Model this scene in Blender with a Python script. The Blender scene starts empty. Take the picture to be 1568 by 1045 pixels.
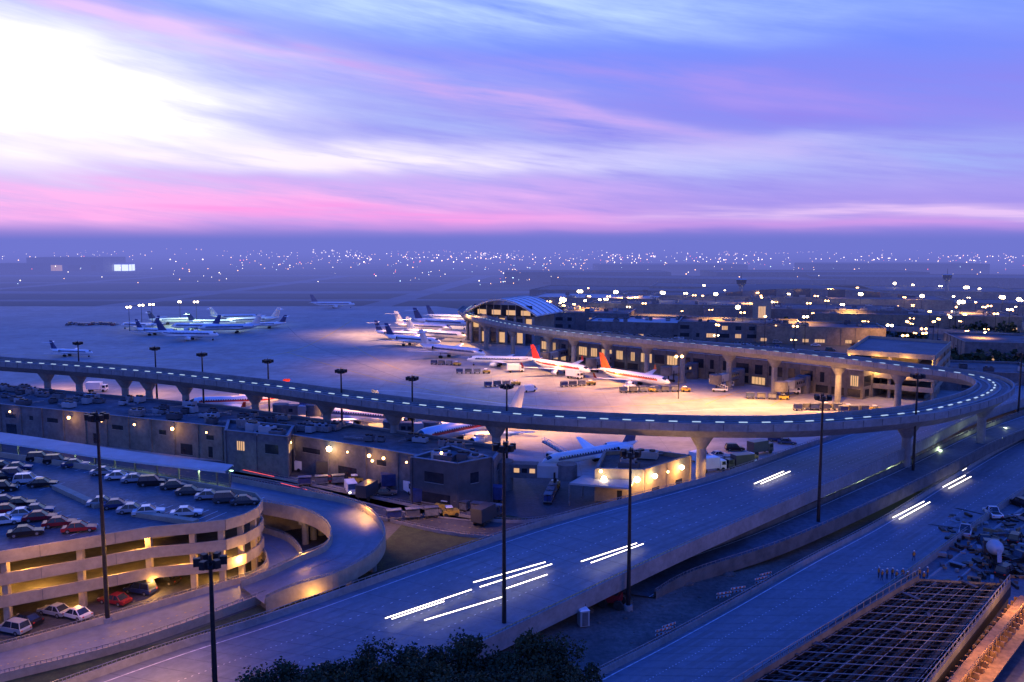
import bpy, math, random
from mathutils import Vector, Matrix
random.seed(7)
R=random.random
def U(a,b): return a+(b-a)*random.random()
scene=bpy.context.scene
col=scene.collection
# ------------------------------------------------------------------ camera
CH=50.0; F=1358.0; PIT=math.atan((522.5-372)/F)
cd=bpy.data.cameras.new("camera"); cam=bpy.data.objects.new("camera",cd); col.objects.link(cam)
cam.location=(0,0,CH); cam.rotation_euler=(math.pi/2-PIT,0,0)
cd.sensor_width=36; cd.lens=36*F/1568; cd.clip_end=60000; cd.clip_start=.5
scene.camera=cam
scene.view_settings.view_transform='Standard'; scene.view_settings.look='None'; scene.view_settings.exposure=0
def tdep(v): return math.tan(PIT+math.atan((v-522.5)/F))
# survey helper: bearing + depression of a sighted point of known height -> plan position in metres
def P(u,v,z=0.0):
    y=(CH-z)/tdep(v)
    x=(u-784)/F*(y*math.cos(PIT)+(CH-z)*math.sin(PIT))
    return Vector((x,y,z))
def HT(y,v): return CH-y*tdep(v)
# ------------------------------------------------------------------ materials
def mat(name,c,rough=.75,metal=0,var=.25,scale=.3,emit=None,es=0,bump=0,stretch=(1,1,1),nosamp=False,c2=None,slab=None,spec=None,fine=0,fc=.3):
    m=bpy.data.materials.new(name); m.use_nodes=True; nt=m.node_tree; b=nt.nodes['Principled BSDF']
    b.inputs['Roughness'].default_value=rough; b.inputs['Metallic'].default_value=metal
    if spec is not None: b.inputs['Specular IOR Level'].default_value=spec
    geo=nt.nodes.new('ShaderNodeNewGeometry'); mp=nt.nodes.new('ShaderNodeMapping')
    mp.inputs['Scale'].default_value=stretch; nt.links.new(geo.outputs['Position'],mp.inputs['Vector'])
    n1=nt.nodes.new('ShaderNodeTexNoise'); n1.inputs['Scale'].default_value=scale; n1.inputs['Detail'].default_value=5
    n1.inputs['Roughness'].default_value=.62
    nt.links.new(mp.outputs[0],n1.inputs['Vector'])
    rp=nt.nodes.new('ShaderNodeValToRGB')
    a=c2 if c2 else tuple(x*(1-var) for x in c); d=c if c2 else tuple(min(1,x*(1+var)) for x in c)
    rp.color_ramp.elements[0].position=.36; rp.color_ramp.elements[1].position=.64
    rp.color_ramp.elements[0].color=(*a,1); rp.color_ramp.elements[1].color=(*d,1)
    nt.links.new(n1.outputs[0],rp.inputs[0]); out=rp.outputs[0]
    def mul(out,src):
        mx=nt.nodes.new('ShaderNodeMix'); mx.data_type='RGBA'; mx.blend_type='MULTIPLY'; mx.inputs[0].default_value=1
        nt.links.new(out,mx.inputs[6]); nt.links.new(src,mx.inputs[7]); return mx.outputs[2]
    if slab:
        br=nt.nodes.new('ShaderNodeTexBrick'); br.offset=0; br.inputs['Scale'].default_value=1
        br.inputs['Brick Width'].default_value=slab; br.inputs['Row Height'].default_value=slab
        br.inputs['Mortar Size'].default_value=.06; br.inputs['Color1'].default_value=(1,1,1,1)
        br.inputs['Color2'].default_value=(.88,.88,.88,1); br.inputs['Mortar'].default_value=(.7,.7,.7,1)
        nt.links.new(geo.outputs['Position'],br.inputs['Vector']); out=mul(out,br.outputs[0])
    if fine:
        n2=nt.nodes.new('ShaderNodeTexNoise'); n2.inputs['Scale'].default_value=fine; n2.inputs['Detail'].default_value=4; n2.inputs['Roughness'].default_value=.7
        nt.links.new(geo.outputs['Position'],n2.inputs['Vector']); r2=nt.nodes.new('ShaderNodeValToRGB')
        r2.color_ramp.elements[0].position=.38; r2.color_ramp.elements[1].position=.62; r2.color_ramp.elements[0].color=(1-fc,1-fc,1-fc,1); r2.color_ramp.elements[1].color=(1+fc*.5,1+fc*.5,1+fc*.5,1)
        nt.links.new(n2.outputs[0],r2.inputs[0]); out=mul(out,r2.outputs[0])
    nt.links.new(out,b.inputs['Base Color'])
    if bump:
        bp=nt.nodes.new('ShaderNodeBump'); bp.inputs['Strength'].default_value=bump
        nt.links.new(n1.outputs[0],bp.inputs['Height']); nt.links.new(bp.outputs[0],b.inputs['Normal'])
    if emit:
        b.inputs['Emission Color'].default_value=(*emit,1); b.inputs['Emission Strength'].default_value=es
        if nosamp: m.cycles.emission_sampling='NONE'
    return m
def E(name,c,s,ns=True): return mat(name,(.2,.2,.2),.5,emit=c,es=s,nosamp=ns)
M={}
M['ground']=mat('airfield_grass',(.08,.095,.08),.95,scale=.01,c2=(.05,.06,.05),stretch=(.4,1.6,1),fine=.004)
M['apron']=mat('apron_concrete',(.33,.32,.3),.7,scale=.035,var=.13,slab=7.6,fine=.2,fc=.18)
M['runway']=mat('runway_concrete',(.17,.17,.17),.8,scale=.02,var=.2)
M['asphalt']=mat('asphalt',(.055,.058,.066),.7,scale=.12,var=.3,fine=1.5)
M['roadc']=mat('road_concrete',(.135,.15,.18),.6,scale=.05,var=.18,fine=.8,fc=.12,bump=.04)
M['track']=mat('tyre_worn_concrete',(.118,.132,.16),.55,scale=.06,var=.2,fine=.9,fc=.14)
M['joint']=mat('joint_sealant',(.08,.085,.1),.7,scale=1)
M['roadd']=mat('road_weathered',(.095,.1,.12),.65,scale=.1,var=.3,fine=1.2)
M['conc']=mat('concrete',(.22,.225,.235),.8,scale=.2,var=.15,fine=1.2,fc=.15)
M['concd']=mat('concrete_dark',(.1,.1,.1),.85,scale=.5,var=.25)
M['beige']=mat('beige_precast',(.34,.29,.22),.8,scale=.2,var=.1,fine=1,fc=.14)
M['roof']=mat('roof_membrane',(.095,.095,.105),.85,scale=.15,var=.4,fine=.7)
M['roofl']=mat('roof_light',(.33,.35,.37),.6,scale=.2,var=.15)
M['wall']=mat('wall_panel',(.13,.13,.14),.75,scale=.3,var=.2,fine=1,fc=.2)
M['tpan']=mat('terminal_precast',(.2,.175,.14),.75,scale=.3,var=.2,fine=1,fc=.2)
M['walld']=mat('wall_dark',(.07,.07,.08),.75,scale=.4,var=.2)
M['paint']=mat('white_paint',(.6,.6,.6),.6,scale=1.5,var=.15,fine=2)
M['yellow']=mat('yellow_paint',(.5,.34,.05),.6,scale=1.5,var=.15,fine=2)
M['dirt']=mat('dirt',(.15,.13,.115),.95,scale=.12,c2=(.07,.065,.06),bump=.5,fine=1.3)
M['grass']=mat('verge_grass',(.045,.065,.022),.95,scale=.5,c2=(.02,.03,.013),bump=.5,fine=3)
M['steel']=mat('dark_steel',(.03,.03,.035),.5,.6,scale=2)
M['galv']=mat('galvanised',(.25,.26,.28),.5,.6,scale=2)
M['rust']=mat('formwork_timber',(.24,.14,.07),.85,scale=1.2,var=.35)
M['glass']=mat('dark_glass',(.02,.025,.035),.12,0,scale=1,spec=.6)
M['tyre']=mat('rubber',(.02,.02,.02),.8,scale=2)
M['winl']=E('lit_window',(1,.55,.2),.75)
M['lampo']=E('sodium_lamp',(1,.5,.15),20)
M['lampw']=E('white_lamp',(1,.76,.42),24)
M['lampg']=E('green_lamp',(.5,1,.6),6)
M['dash']=E('guideway_light',(.6,.8,1),.75)
M['trail']=E('headlight_streak',(1,.85,.72),5)
M['tail']=E('tail_light',(1,.08,.05),1.6)
M['silver']=mat('aircraft_silver',(.66,.67,.69),.35,.5,scale=.5,var=.08)
M['white']=mat('aircraft_white',(.8,.8,.8),.35,scale=.5,var=.06)
M['navy']=mat('livery_navy',(.03,.05,.16),.4,scale=1)
M['red']=mat('livery_red',(.55,.03,.015),.5,scale=1)
M['orange']=mat('livery_orange',(.6,.09,.01),.5,scale=1)
M['bark']=mat('bark',(.06,.045,.03),.9,scale=3)
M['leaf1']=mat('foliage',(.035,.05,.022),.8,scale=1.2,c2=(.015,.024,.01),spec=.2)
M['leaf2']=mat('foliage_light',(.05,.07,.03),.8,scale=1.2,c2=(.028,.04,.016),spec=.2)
M['skin']=mat('skin',(.4,.24,.16),.6,scale=5); M['hair']=mat('dark_hair',(.03,.02,.015),.8,scale=9)
M['jean']=mat('work_trousers',(.05,.06,.1),.9,scale=5); M['vest']=mat('safety_vest',(.4,.17,.03),.8,scale=5)
M['hat']=mat('hard_hat',(.7,.68,.6),.4,scale=5)
# ------------------------------------------------------------------ mesh builder
class MB:
    def __init__(s): s.v=[];s.f=[];s.mi=[];s.ms=[];s.sm=[]
    def m(s,k):
        if k not in s.ms: s.ms.append(k)
        return s.ms.index(k)
    def face(s,pts,k,sm=False):
        n=len(s.v); s.v+= [tuple(p) for p in pts]; s.f.append(tuple(range(n,n+len(pts)))); s.mi.append(s.m(k)); s.sm.append(sm)
    def grid(s,rings,k,closed=True,sm=True,kf=None):
        n=len(s.v); w=len(rings[0])
        for r in rings: s.v+=[tuple(p) for p in r]
        for i in range(len(rings)-1):
            for j in range(w if closed else w-1):
                j2=(j+1)%w
                s.f.append((n+i*w+j,n+i*w+j2,n+(i+1)*w+j2,n+(i+1)*w+j)); s.mi.append(s.m(kf(i,j) if kf else k)); s.sm.append(sm)
    def box(s,c,d,k,rz=0,taper=1.0):
        hx,hy,hz=d[0]/2,d[1]/2,d[2]/2; P8=[]
        for z,t in ((-hz,1),(hz,taper)):
            for x,y in ((-hx,-hy),(hx,-hy),(hx,hy),(-hx,hy)): P8.append(Vector((x*t,y*t,z)))
        ca,sa=math.cos(rz),math.sin(rz)
        n=len(s.v); s.v+=[(c[0]+p.x*ca-p.y*sa,c[1]+p.x*sa+p.y*ca,c[2]+p.z) for p in P8]
        for f in ((0,3,2,1),(4,5,6,7),(0,1,5,4),(1,2,6,5),(2,3,7,6),(3,0,4,7)):
            s.f.append(tuple(n+i for i in f)); s.mi.append(s.m(k)); s.sm.append(False)
    def cyl(s,a,b,r0,r1,k,n=10,caps=True):
        a=Vector(a);b=Vector(b);d=(b-a).normalized()
        t=Vector((0,0,1)) if abs(d.z)<.9 else Vector((1,0,0))
        x=d.cross(t).normalized();y=d.cross(x)
        ra=[a+(x*math.cos(i*2*math.pi/n)+y*math.sin(i*2*math.pi/n))*r0 for i in range(n)]
        rb=[b+(x*math.cos(i*2*math.pi/n)+y*math.sin(i*2*math.pi/n))*r1 for i in range(n)]
        s.grid([ra,rb],k)
        if caps: s.face(ra[::-1],k); s.face(rb,k)
    def beam(s,a,b,w,h,k):
        a=Vector(a);b=Vector(b);d=(b-a)
        if d.length<1e-5:return
        d.normalize(); t=Vector((0,0,1)) if abs(d.z)<.95 else Vector((1,0,0))
        x=d.cross(t).normalized();y=x.cross(d)
        o=[x*sx*w/2+y*sy*h/2 for sx,sy in((-1,-1),(1,-1),(1,1),(-1,1))]
        ra=[a+q for q in o]; rb=[b+q for q in o]
        s.grid([ra,rb],k,sm=False); s.face(ra[::-1],k); s.face(rb,k)
    def octa(s,c,r,k):
        c=Vector(c); n=len(s.v)
        s.v+=[tuple(c+Vector(q)*r) for q in((1,0,0),(-1,0,0),(0,1,0),(0,-1,0),(0,0,1),(0,0,-1))]
        for f in((0,2,4),(2,1,4),(1,3,4),(3,0,4),(2,0,5),(1,2,5),(3,1,5),(0,3,5)):
            s.f.append(tuple(n+i for i in f)); s.mi.append(s.m(k)); s.sm.append(True)
    def ball(s,c,r,k,n=8,sz=1.0):
        rings=[]
        for i in range(n//2+1):
            a=-math.pi/2+math.pi*i/(n//2)
            rings.append([Vector(c)+Vector((math.cos(a)*math.cos(j*2*math.pi/n)*r,math.cos(a)*math.sin(j*2*math.pi/n)*r,math.sin(a)*r*sz)) for j in range(n)])
        s.grid(rings,k)
    def strip(s,A,B,k,sm=False):
        s.grid([A,B],k,closed=False,sm=sm)
    def mesh(s,name):
        me=bpy.data.meshes.new(name); me.from_pydata(s.v,[],s.f)
        for k in s.ms: me.materials.append(M[k])
        me.polygons.foreach_set('material_index',s.mi); me.polygons.foreach_set('use_smooth',s.sm); me.update()
        return me
    def obj(s,name): return inst(s.mesh(name),name)
def inst(me,name,loc=(0,0,0),rz=0,sc=1,par=None):
    o=bpy.data.objects.new(name,me); col.objects.link(o); o.location=loc; o.rotation_euler=(0,0,rz); o.scale=(sc,sc,sc)
    if par: o.parent=par
    return o
def empty(name):
    o=bpy.data.objects.new(name,None); col.objects.link(o); return o
def cr(pts,n):
    out=[];pts=[Vector(p) for p in pts];N=len(pts)
    for i in range(N-1):
        p0=pts[max(0,i-1)];p1=pts[i];p2=pts[i+1];p3=pts[min(N-1,i+2)]
        for j in range(n):
            t=j/n
            out.append(.5*((2*p1)+(p2-p0)*t+(2*p0-5*p1+4*p2-p3)*t*t+(3*p1-p0-3*p2+p3)*t**3))
    out.append(pts[-1]); return out
lampsE=empty('apron_lighting'); 
def lamp(p,power,c=(1,.55,.2),r=.15,name='floodlight'):
    l=bpy.data.lights.new(name,'POINT'); l.energy=power; l.color=c; l.shadow_soft_size=r
    o=bpy.data.objects.new(name,l); col.objects.link(o); o.location=p; o.parent=lampsE; return o
def flood(p,power,c,ang=146):   # downward floodlight
    l=bpy.data.lights.new('floodlight','SPOT'); l.energy=power; l.color=c; l.shadow_soft_size=.3; l.spot_size=math.radians(ang); l.spot_blend=.55
    o=bpy.data.objects.new('floodlight',l); col.objects.link(o); o.location=p; o.parent=lampsE; return o
def sheet(name,pts,k,z):
    b=MB(); q=[(p[0],p[1],z) for p in pts]
    a=sum(q[i][0]*q[(i+1)%len(q)][1]-q[(i+1)%len(q)][0]*q[i][1] for i in range(len(q)))
    if a<0:q=q[::-1]
    b.face(q,k); return b.obj(name)
def PP(l,z=0): return [P(u,v,z) for u,v in l]
# ------------------------------------------------------------------ ground
b=MB(); b.face([(-26000,-2000,0),(26000,-2000,0),(26000,26000,0),(-26000,26000,0)],'ground'); b.obj('ground')
sheet('apron_pavement',[(-420,150),(-30,150),(60,170),(150,190),(160,300),(60,420),(40,560),(-60,700),(-520,700),(-520,300)],'apron',.02)
b=MB()
for y0,w,x0,x1,t in((780,22,-1500,-20,.02),(900,45,-2500,900,0),(1120,24,-2500,1400,.01),(1350,45,-3000,2400,0),(1750,30,-3000,2600,0),(2200,60,-4000,3500,0)):
    b.face([(x0,y0-w/2+t*x0,.03),(x1,y0-w/2+t*x1,.03),(x1,y0+w/2+t*x1,.03),(x0,y0+w/2+t*x0,.03)],'runway')
for x0 in(-900,-600,-330,-120,250):
    b.face([(x0,700,.04),(x0+24,700,.04),(x0+90,1330,.04),(x0+66,1330,.04)],'runway')
b.obj('runway')
b=MB()
def pline(pts,w,k,z=.035,n=8):
    c=cr(pts,n); 
    L=[];Rr=[]
    for i,p in enumerate(c):
        d=(c[min(i+1,len(c)-1)]-c[max(i-1,0)]); d.z=0; d.normalize(); q=Vector((-d.y,d.x,0))*w/2
        L.append(Vector((p.x,p.y,z))+q); Rr.append(Vector((p.x,p.y,z))-q)
    b.strip(L,Rr,k)
pline(PP([(-200,540),(100,545),(330,552),(440,540),(500,515),(540,490)]),.5,'yellow')
pline(PP([(440,540),(600,585),(800,620),(1000,620),(1150,600)]),.5,'yellow')
pline(PP([(540,530),(640,575),(860,600),(1000,598)]),.4,'yellow')
pline(PP([(480,600),(620,600),(900,632),(1150,625),(1330,628)]),.6,'paint')
pline(PP([(440,500),(470,525),(560,560),(640,590)]),.5,'track')
for u,v in((700,590),(860,600),(980,610),(1080,620),(1180,622)):
    p=P(u,v); pline([p,p+Vector((18,28,0))],.35,'yellow')
b.obj('apron_markings')
sheet('asphalt_pavement',[(-300,108),(-60,108),(-20,118),(30,165),(20,186),(-40,192),(-110,212),(-300,232)],'asphalt',.05)
sheet('verge_grass',PP([(-100,1130),(240,1085),(420,960),(700,860),(860,805),(780,790),(620,800),(560,860),(430,915),(250,985),(-100,1060)]),'grass',.08)
sheet('dirt_ground',PP([(560,1075),(900,1050),(1110,925),(1230,855),(1340,795),(1200,790),(1000,855),(800,935),(640,1000)]),'dirt',.06)
sheet('construction_yard_ground',PP([(1020,1130),(1260,985),(1380,885),(1480,810),(1568,752),(1900,600),(2100,1130)]),'roadd',.06)
# ------------------------------------------------------------------ roads
def road(name,Lp,Rp,k='roadc',par=.9,skirt=1.4,lanes=(),n=8,piers=False,wallk='conc',tracks=(),joints=False):
    b=MB(); L=cr(Lp,n);Rr=cr(Rp,n); N=len(L)
    b.strip(L,Rr,k)
    for S,O in((L,Rr),(Rr,L)):
        out=[]
        for i in range(N):
            d=(S[i]-O[i]); d.z=0; out.append(d.normalized())
        prof=[(0,0),(.02,.0),(.12,par),(.38,par),(.42,-skirt),(-1.2,-skirt-.0)]
        prev=None
        for o,z in prof:
            cur=[S[i]+out[i]*o+Vector((0,0,z)) for i in range(N)]
            if prev: b.strip(prev,cur,wallk)
            prev=cur
        if par>.3:
            top=[S[i]+out[i]*.25+Vector((0,0,par+.35)) for i in range(N)]
            for i in range(N-1): 
                b.beam(top[i],top[i+1],.07,.07,'galv')
                for t in(0,.33,.66):
                    q=top[i].lerp(top[i+1],t); b.beam(q-Vector((0,0,.36)),q,.07,.07,'galv')
    b.strip([p-Vector((0,0,skirt-.05)) for p in L],[p-Vector((0,0,skirt-.05)) for p in Rr],'concd')
    for f,w in tracks:
        for i in range(N-1):
            a=L[i].lerp(Rr[i],f);c=L[i+1].lerp(Rr[i+1],f);d=(c-a).normalized(); q=Vector((-d.y,d.x,0))*w/2; z=Vector((0,0,.008))
            b.face([a+q+z,a-q+z,c-q+z,c+q+z],'track')
    if joints:
        for i in range(0,N-1,2):
            a=L[i];c=Rr[i];d=(L[i+1]-L[i]).normalized()*.05;z=Vector((0,0,.014))
            b.face([a-d+z,c-d+z,c+d+z,a+d+z],'joint')
    for f,w,dash,kk in lanes:
        for i in range(N-1):
            if dash:
                for t0 in(0,.5):
                    a=L[i].lerp(L[i+1],t0).lerp(Rr[i].lerp(Rr[i+1],t0),f);c=L[i].lerp(L[i+1],t0+.14).lerp(Rr[i].lerp(Rr[i+1],t0+.14),f)
                    d=(c-a).normalized(); q=Vector((-d.y,d.x,0))*w/2; z=Vector((0,0,.022)); b.face([a+q+z,a-q+z,c-q+z,c+q+z],kk)
                continue
            a=L[i].lerp(Rr[i],f);c=L[i+1].lerp(Rr[i+1],f)
            d=(c-a).normalized(); q=Vector((-d.y,d.x,0))*w/2; z=Vector((0,0,.022))
            b.face([a+q+z,a-q+z,c-q+z,c+q+z],kk)
    if piers:
        for i in range(n//2,N,n):
            c=(L[i]+Rr[i])/2
            if c.z<3: continue
            d=(Rr[i]-L[i])
            for t in(.2,.5,.8):
                q=L[i]+d*t; b.cyl((q.x,q.y,0),(q.x,q.y,c.z-skirt-.8),.6,.6,'conc',12)
            b.beam(L[i].lerp(Rr[i],.08)-Vector((0,0,skirt+.4)),L[i].lerp(Rr[i],.92)-Vector((0,0,skirt+.4)),1.3,1.1,'conc')
    return b.obj(name)
LA=[P(60,1070,1),P(250,1003,1.5),P(430,945,2.2),P(700,850,3.6),P(860,798,5),P(1100,733,6),P(1230,688,6),P(1330,655,6),P(1450,622,5),P(1560,590,3)]
RA=[P(420,1140,1),P(600,1060,1.5),P(740,990,2.2),P(900,912,3.6),P(1040,845,5),P(1210,770,6),P(1330,718,6),P(1415,678,6),P(1500,638,5),P(1620,598,3)]
TR4=[(f+o,.7) for f in(.17,.39,.61,.83) for o in(-.035,.035)]
road('elevated_highway',LA,RA,'roadc',lanes=[(.06,.18,0,'paint'),(.28,.12,1,'paint'),(.5,.12,1,'paint'),(.72,.12,1,'paint'),(.94,.18,0,'yellow')],piers=True,n=10,tracks=TR4,joints=True)
LB=[P(800,1110,.4),P(905,1045,.4),P(1010,990,.4),P(1120,930,.4),P(1240,862,.4),P(1350,803,.4),P(1450,740,.4),P(1568,672,.4),P(1720,605,.4)]
RB=[P(1040,1130,.4),P(1140,1050,.4),P(1230,990,.4),P(1320,930,.4),P(1405,870,.4),P(1490,808,.4),P(1575,748,.4),P(1700,680,.4),P(1850,612,.4)]
road('highway',LB,RB,'roadc',skirt=.4,par=.8,lanes=[(.05,.18,0,'paint'),(.34,.12,1,'paint'),(.64,.12,1,'paint'),(.95,.18,0,'yellow')],n=10,tracks=[(f+o,.7) for f in(.2,.49,.79) for o in(-.045,.045)],joints=True)
LD=[P(930,905,.3),P(1010,868,1),P(1150,818,2.2),P(1290,758,3),P(1400,708,3),P(1500,660,3),P(1600,625,3)]
RD=[P(1000,915,.3),P(1060,882,1),P(1200,835,2.2),P(1340,773,3),P(1445,722,3),P(1545,672,3),P(1650,635,3)]
road('lower_ramp',LD,RD,'roadd',lanes=[(.08,.15,0,'paint'),(.92,.15,0,'paint')],n=6,skirt=1.2,wallk='concd')
road('frontage_road',[P(1150,1120,.2),P(1245,1030,.2),P(1340,955,.2),P(1425,885,.2),P(1505,825,.2),P(1590,765,.2),P(1720,690,.2)],[P(1210,1125,.2),P(1300,1035,.2),P(1385,960,.2),P(1462,890,.2),P(1535,828,.2),P(1615,770,.2),P(1745,695,.2)],'roadd',par=.12,skirt=.15,n=6)
road('garage_exit_road',[P(-150,1040,.2),P(0,1000,.2),P(160,955,.2),P(330,905,.4),P(395,884,.8),P(412,862,1.2),P(395,845,1.5),P(350,832,1.6)],
     [P(-150,1085,.2),P(0,1042,.2),P(200,990,.2),P(400,918,.4),P(450,893,.8),P(462,862,1.2),P(440,830,1.5),P(380,810,1.6)],'roadc',skirt=.5,n=8,lanes=[(.5,.12,1,'yellow')],wallk='beige')
road('spiral_ramp',[P(355,738,6),P(450,757,6),P(540,776,5.5),P(584,812,5),P(574,850,4.2),P(515,885,3.2),P(450,905,2.2),P(405,925,1.2)],
     [P(350,768,6),P(430,780,6),P(480,793,5.5),P(508,815,5),P(502,842,4.2),P(462,860,3.2),P(420,880,2.2),P(370,900,1.2)],'roadc',skirt=1.3,n=8,piers=True,wallk='beige',tracks=[(.3,.7),(.65,.7)])
b=MB()
c=P(462,832,0)
ring=[(c.x+6.5*math.cos(a),c.y+8*math.sin(a)) for a in [i*math.pi/16 for i in range(-2,19)]]
b.strip([(x,y,0) for x,y in ring],[(x,y,5.2) for x,y in ring],'beige'); b.obj('ramp_retaining_wall')
road('service_road',[P(-100,668),P(150,690,.1),P(360,722,.1),P(560,762,.1),P(760,800,.1),P(870,792,.1)],[P(-100,690),P(130,712,.1),P(340,745,.1),P(540,785,.1),P(720,822,.1),P(900,815,.1)],'asphalt',par=.5,skirt=.1,lanes=[(.5,.14,1,'yellow')])
road('service_road',[P(340,716,.1),P(480,738,.1),P(620,772,.1),P(760,790,.1)],[P(330,722,.1),P(470,746,.1),P(610,782,.1),P(750,800,.1)],'roadd',par=.15,skirt=.1,wallk='conc')
b=MB()
def streak(u0,v0,u1,v1,z,w=.14,k='trail'):
    b.beam(P(u0,v0,z),P(u1,v1,z),w,.08,k)
for t in((590,947,722,903,3.6),(650,950,770,914,3.6),(600,948,680,921,3.4),(725,892,835,861,4.6),(735,899,845,864,4.6),(770,903,838,880,4.4),(890,860,975,832,5.8),(905,862,985,833,5.6),
    (1155,741,1200,722,6.6),(1165,741,1210,722,6.6),(1367,793,1415,768,1),(1377,795,1424,769,1),(1444,746,1478,728,1),(1453,748,1487,730,1),(1452,733,1480,717,1)): streak(*t)
b.obj('headlight_trail')
b=MB()
streak(360,717,420,730,.7,.07,'tail'); streak(430,740,470,750,.7,.06,'tail')
b.obj('tail_light_trail')
# ------------------------------------------------------------------ people-mover viaduct
VZ=14.0
cl=[(-330,533),(-100,546),(0,555),(120,563),(240,573),(390,590),(500,605),(630,622),(760,635),(900,644),(1075,650),(1230,649),(1390,636),(1465,621),(1512,605),(1522,590),(1488,577),(1400,565),(1270,549),(1100,532),(930,517),(840,507),(780,498),(737,488),(714,478),(722,470)]
C=cr([P(u,v,VZ) for u,v in cl],10); N=len(C)
nr=[]
for i in range(N):
    d=(C[min(i+1,N-1)]-C[max(i-1,0)]); nr.append(Vector((d.y,-d.x,0)).normalized())
b=MB()
W=4.3
prof=[(W-.35,0),(W-.35,1.0),(W,1.0),(W+.05,-.5),(2.6,-2.1),(-2.6,-2.1),(-W-.05,-.5),(-W,1.0),(-W+.35,1.0),(-W+.35,0)]
prev=None
for o,z in prof:
    cur=[C[i]+nr[i]*o+Vector((0,0,z)) for i in range(N)]
    if prev: b.strip(prev,cur,'conc',)
    prev=cur
b.strip([C[i]+nr[i]*(-W+.35) for i in range(N)],[C[i]+nr[i]*(W-.35) for i in range(N)],'roadd')
for o in(-3.1,-1.2,1.2,3.1):
    b.strip([C[i]+nr[i]*(o-.25)+Vector((0,0,.2)) for i in range(N)],[C[i]+nr[i]*(o+.25)+Vector((0,0,.2)) for i in range(N)],'conc')
    for q in(-.25,.25): b.strip([C[i]+nr[i]*(o+q) for i in range(N)],[C[i]+nr[i]*(o+q)+Vector((0,0,.2)) for i in range(N)],'conc')
for o in(-2.15,2.15): b.strip([C[i]+nr[i]*(o-.07)+Vector((0,0,.45)) for i in range(N)],[C[i]+nr[i]*(o+.07)+Vector((0,0,.45)) for i in range(N)],'steel')
nxt=0;tot=0
for i in range(N-1):
    seg=(C[i+1]-C[i]).length; d=(C[i+1]-C[i]).normalized()
    while nxt<tot+seg:
        q=C[i]+d*(nxt-tot)
        rz=math.atan2(d.y,d.x)
        b.box(q+Vector((0,0,.5)),(1.7,.4,.14),'dash',rz)
        for s in(-1,1): b.box(q+nr[i]*s*(W+.04)+Vector((0,0,.2)),(.12,.06,1.3),'joint',rz)
        nxt+=4.6
    tot+=seg
def near_i(u,v): 
    p=P(u,v,VZ); return min(range(N),key=lambda i:(C[i]-p).length)
for u,v in[(-60,548),(70,560),(112,563),(185,569),(227,572),(285,578),(388,590),(500,605),(606,619),(757,635),(1075,650),(1395,636),(1505,608),(1380,563),(1277,550),(1192,541),(1122,534),(1050,528),(985,522),(930,517),(880,511),(835,507),(785,499),(745,490),(716,480)]:
    i=near_i(u,v); c=C[i]
    b.cyl((c.x,c.y,0),(c.x,c.y,9.2),1.0,.95,'conc',14,False); b.cyl((c.x,c.y,9.2),(c.x,c.y,11.9),.95,2.6,'conc',14,False)
    b.cyl((c.x,c.y,0),(c.x,c.y,.5),1.7,1.6,'conc',14)
b.obj('people_mover_viaduct')
# ------------------------------------------------------------------ masts
def mast_mesh(h):
    b=MB(); b.cyl((0,0,0),(0,0,h),.32,.16,'steel',10); b.cyl((0,0,0),(0,0,.8),.6,.6,'conc',12)
    b.cyl((0,0,h-1.1),(0,0,h-.95),.9,.9,'steel',12)
    for j in range(6):
        a=j*math.pi/3+.3; x,y=math.cos(a),math.sin(a)
        b.beam((0,0,h-.6),(x*.95,y*.95,h-.7),.08,.08,'steel'); b.box((x*1.15,y*1.15,h-.55),(.62,.5,.75),'steel',a)
        b.face([(x*1.0-y*.22,y*1.0+x*.22,h-.94),(x*1.0+y*.22,y*1.0-x*.22,h-.94),(x*1.4+y*.22,y*1.4-x*.22,h-.94),(x*1.4-y*.22,y*1.4+x*.22,h-.94)],'glass')
    b.cyl((0,0,h-.9),(0,0,h+.3),.1,.05,'steel',6)
    return b.mesh('light_mast')
for ub,vb,vt in((165,955,632),(772,985,678),(962,935,688),(1397,742,572),(1252,822,604)):
    p=P(ub,vb); inst(mast_mesh(HT(p.y,vt)),'light_mast',p)
y=(CH-22)/tdep(850); inst(mast_mesh(22),'light_mast',((318-784)/F*(y+2),y,0))
mm=mast_mesh(20)
for u,v in((119,523),(237,531),(309,540),(410,550),(522,565),(631,576),(776,588),(1565,540)):
    inst(mm,'light_mast',P(u,v,20)*1.0-Vector((0,0,20)))
def lampmesh(h,k,r=.5):
    b=MB(); b.cyl((0,0,0),(0,0,h),.18,.1,'steel',8); b.beam((-.9,0,h),(.9,0,h),.12,.12,'steel')
    for s in(-1,1): b.box((s*.95,0,h-.02),(.8,.4,.22),'steel'); b.ball((s*.95,0,h-.25),r,k,8,.8)
    return b.mesh('street_lamp')
LM={('o',14):lampmesh(14,'lampo',.55),('w',14):lampmesh(14,'lampw',.65),('o',9):lampmesh(9,'lampo',.38),('w',9):lampmesh(9,'lampw',.38),('w',16):lampmesh(16,'lampw',1.25)}
def slamp(u,v,z=14,k='o'):
    h=z if z in(16,) else (14 if z>10 else 9); p=P(u,v,h); p.z=0; inst(LM[(k,h)],'street_lamp',p,U(0,3))
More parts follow.
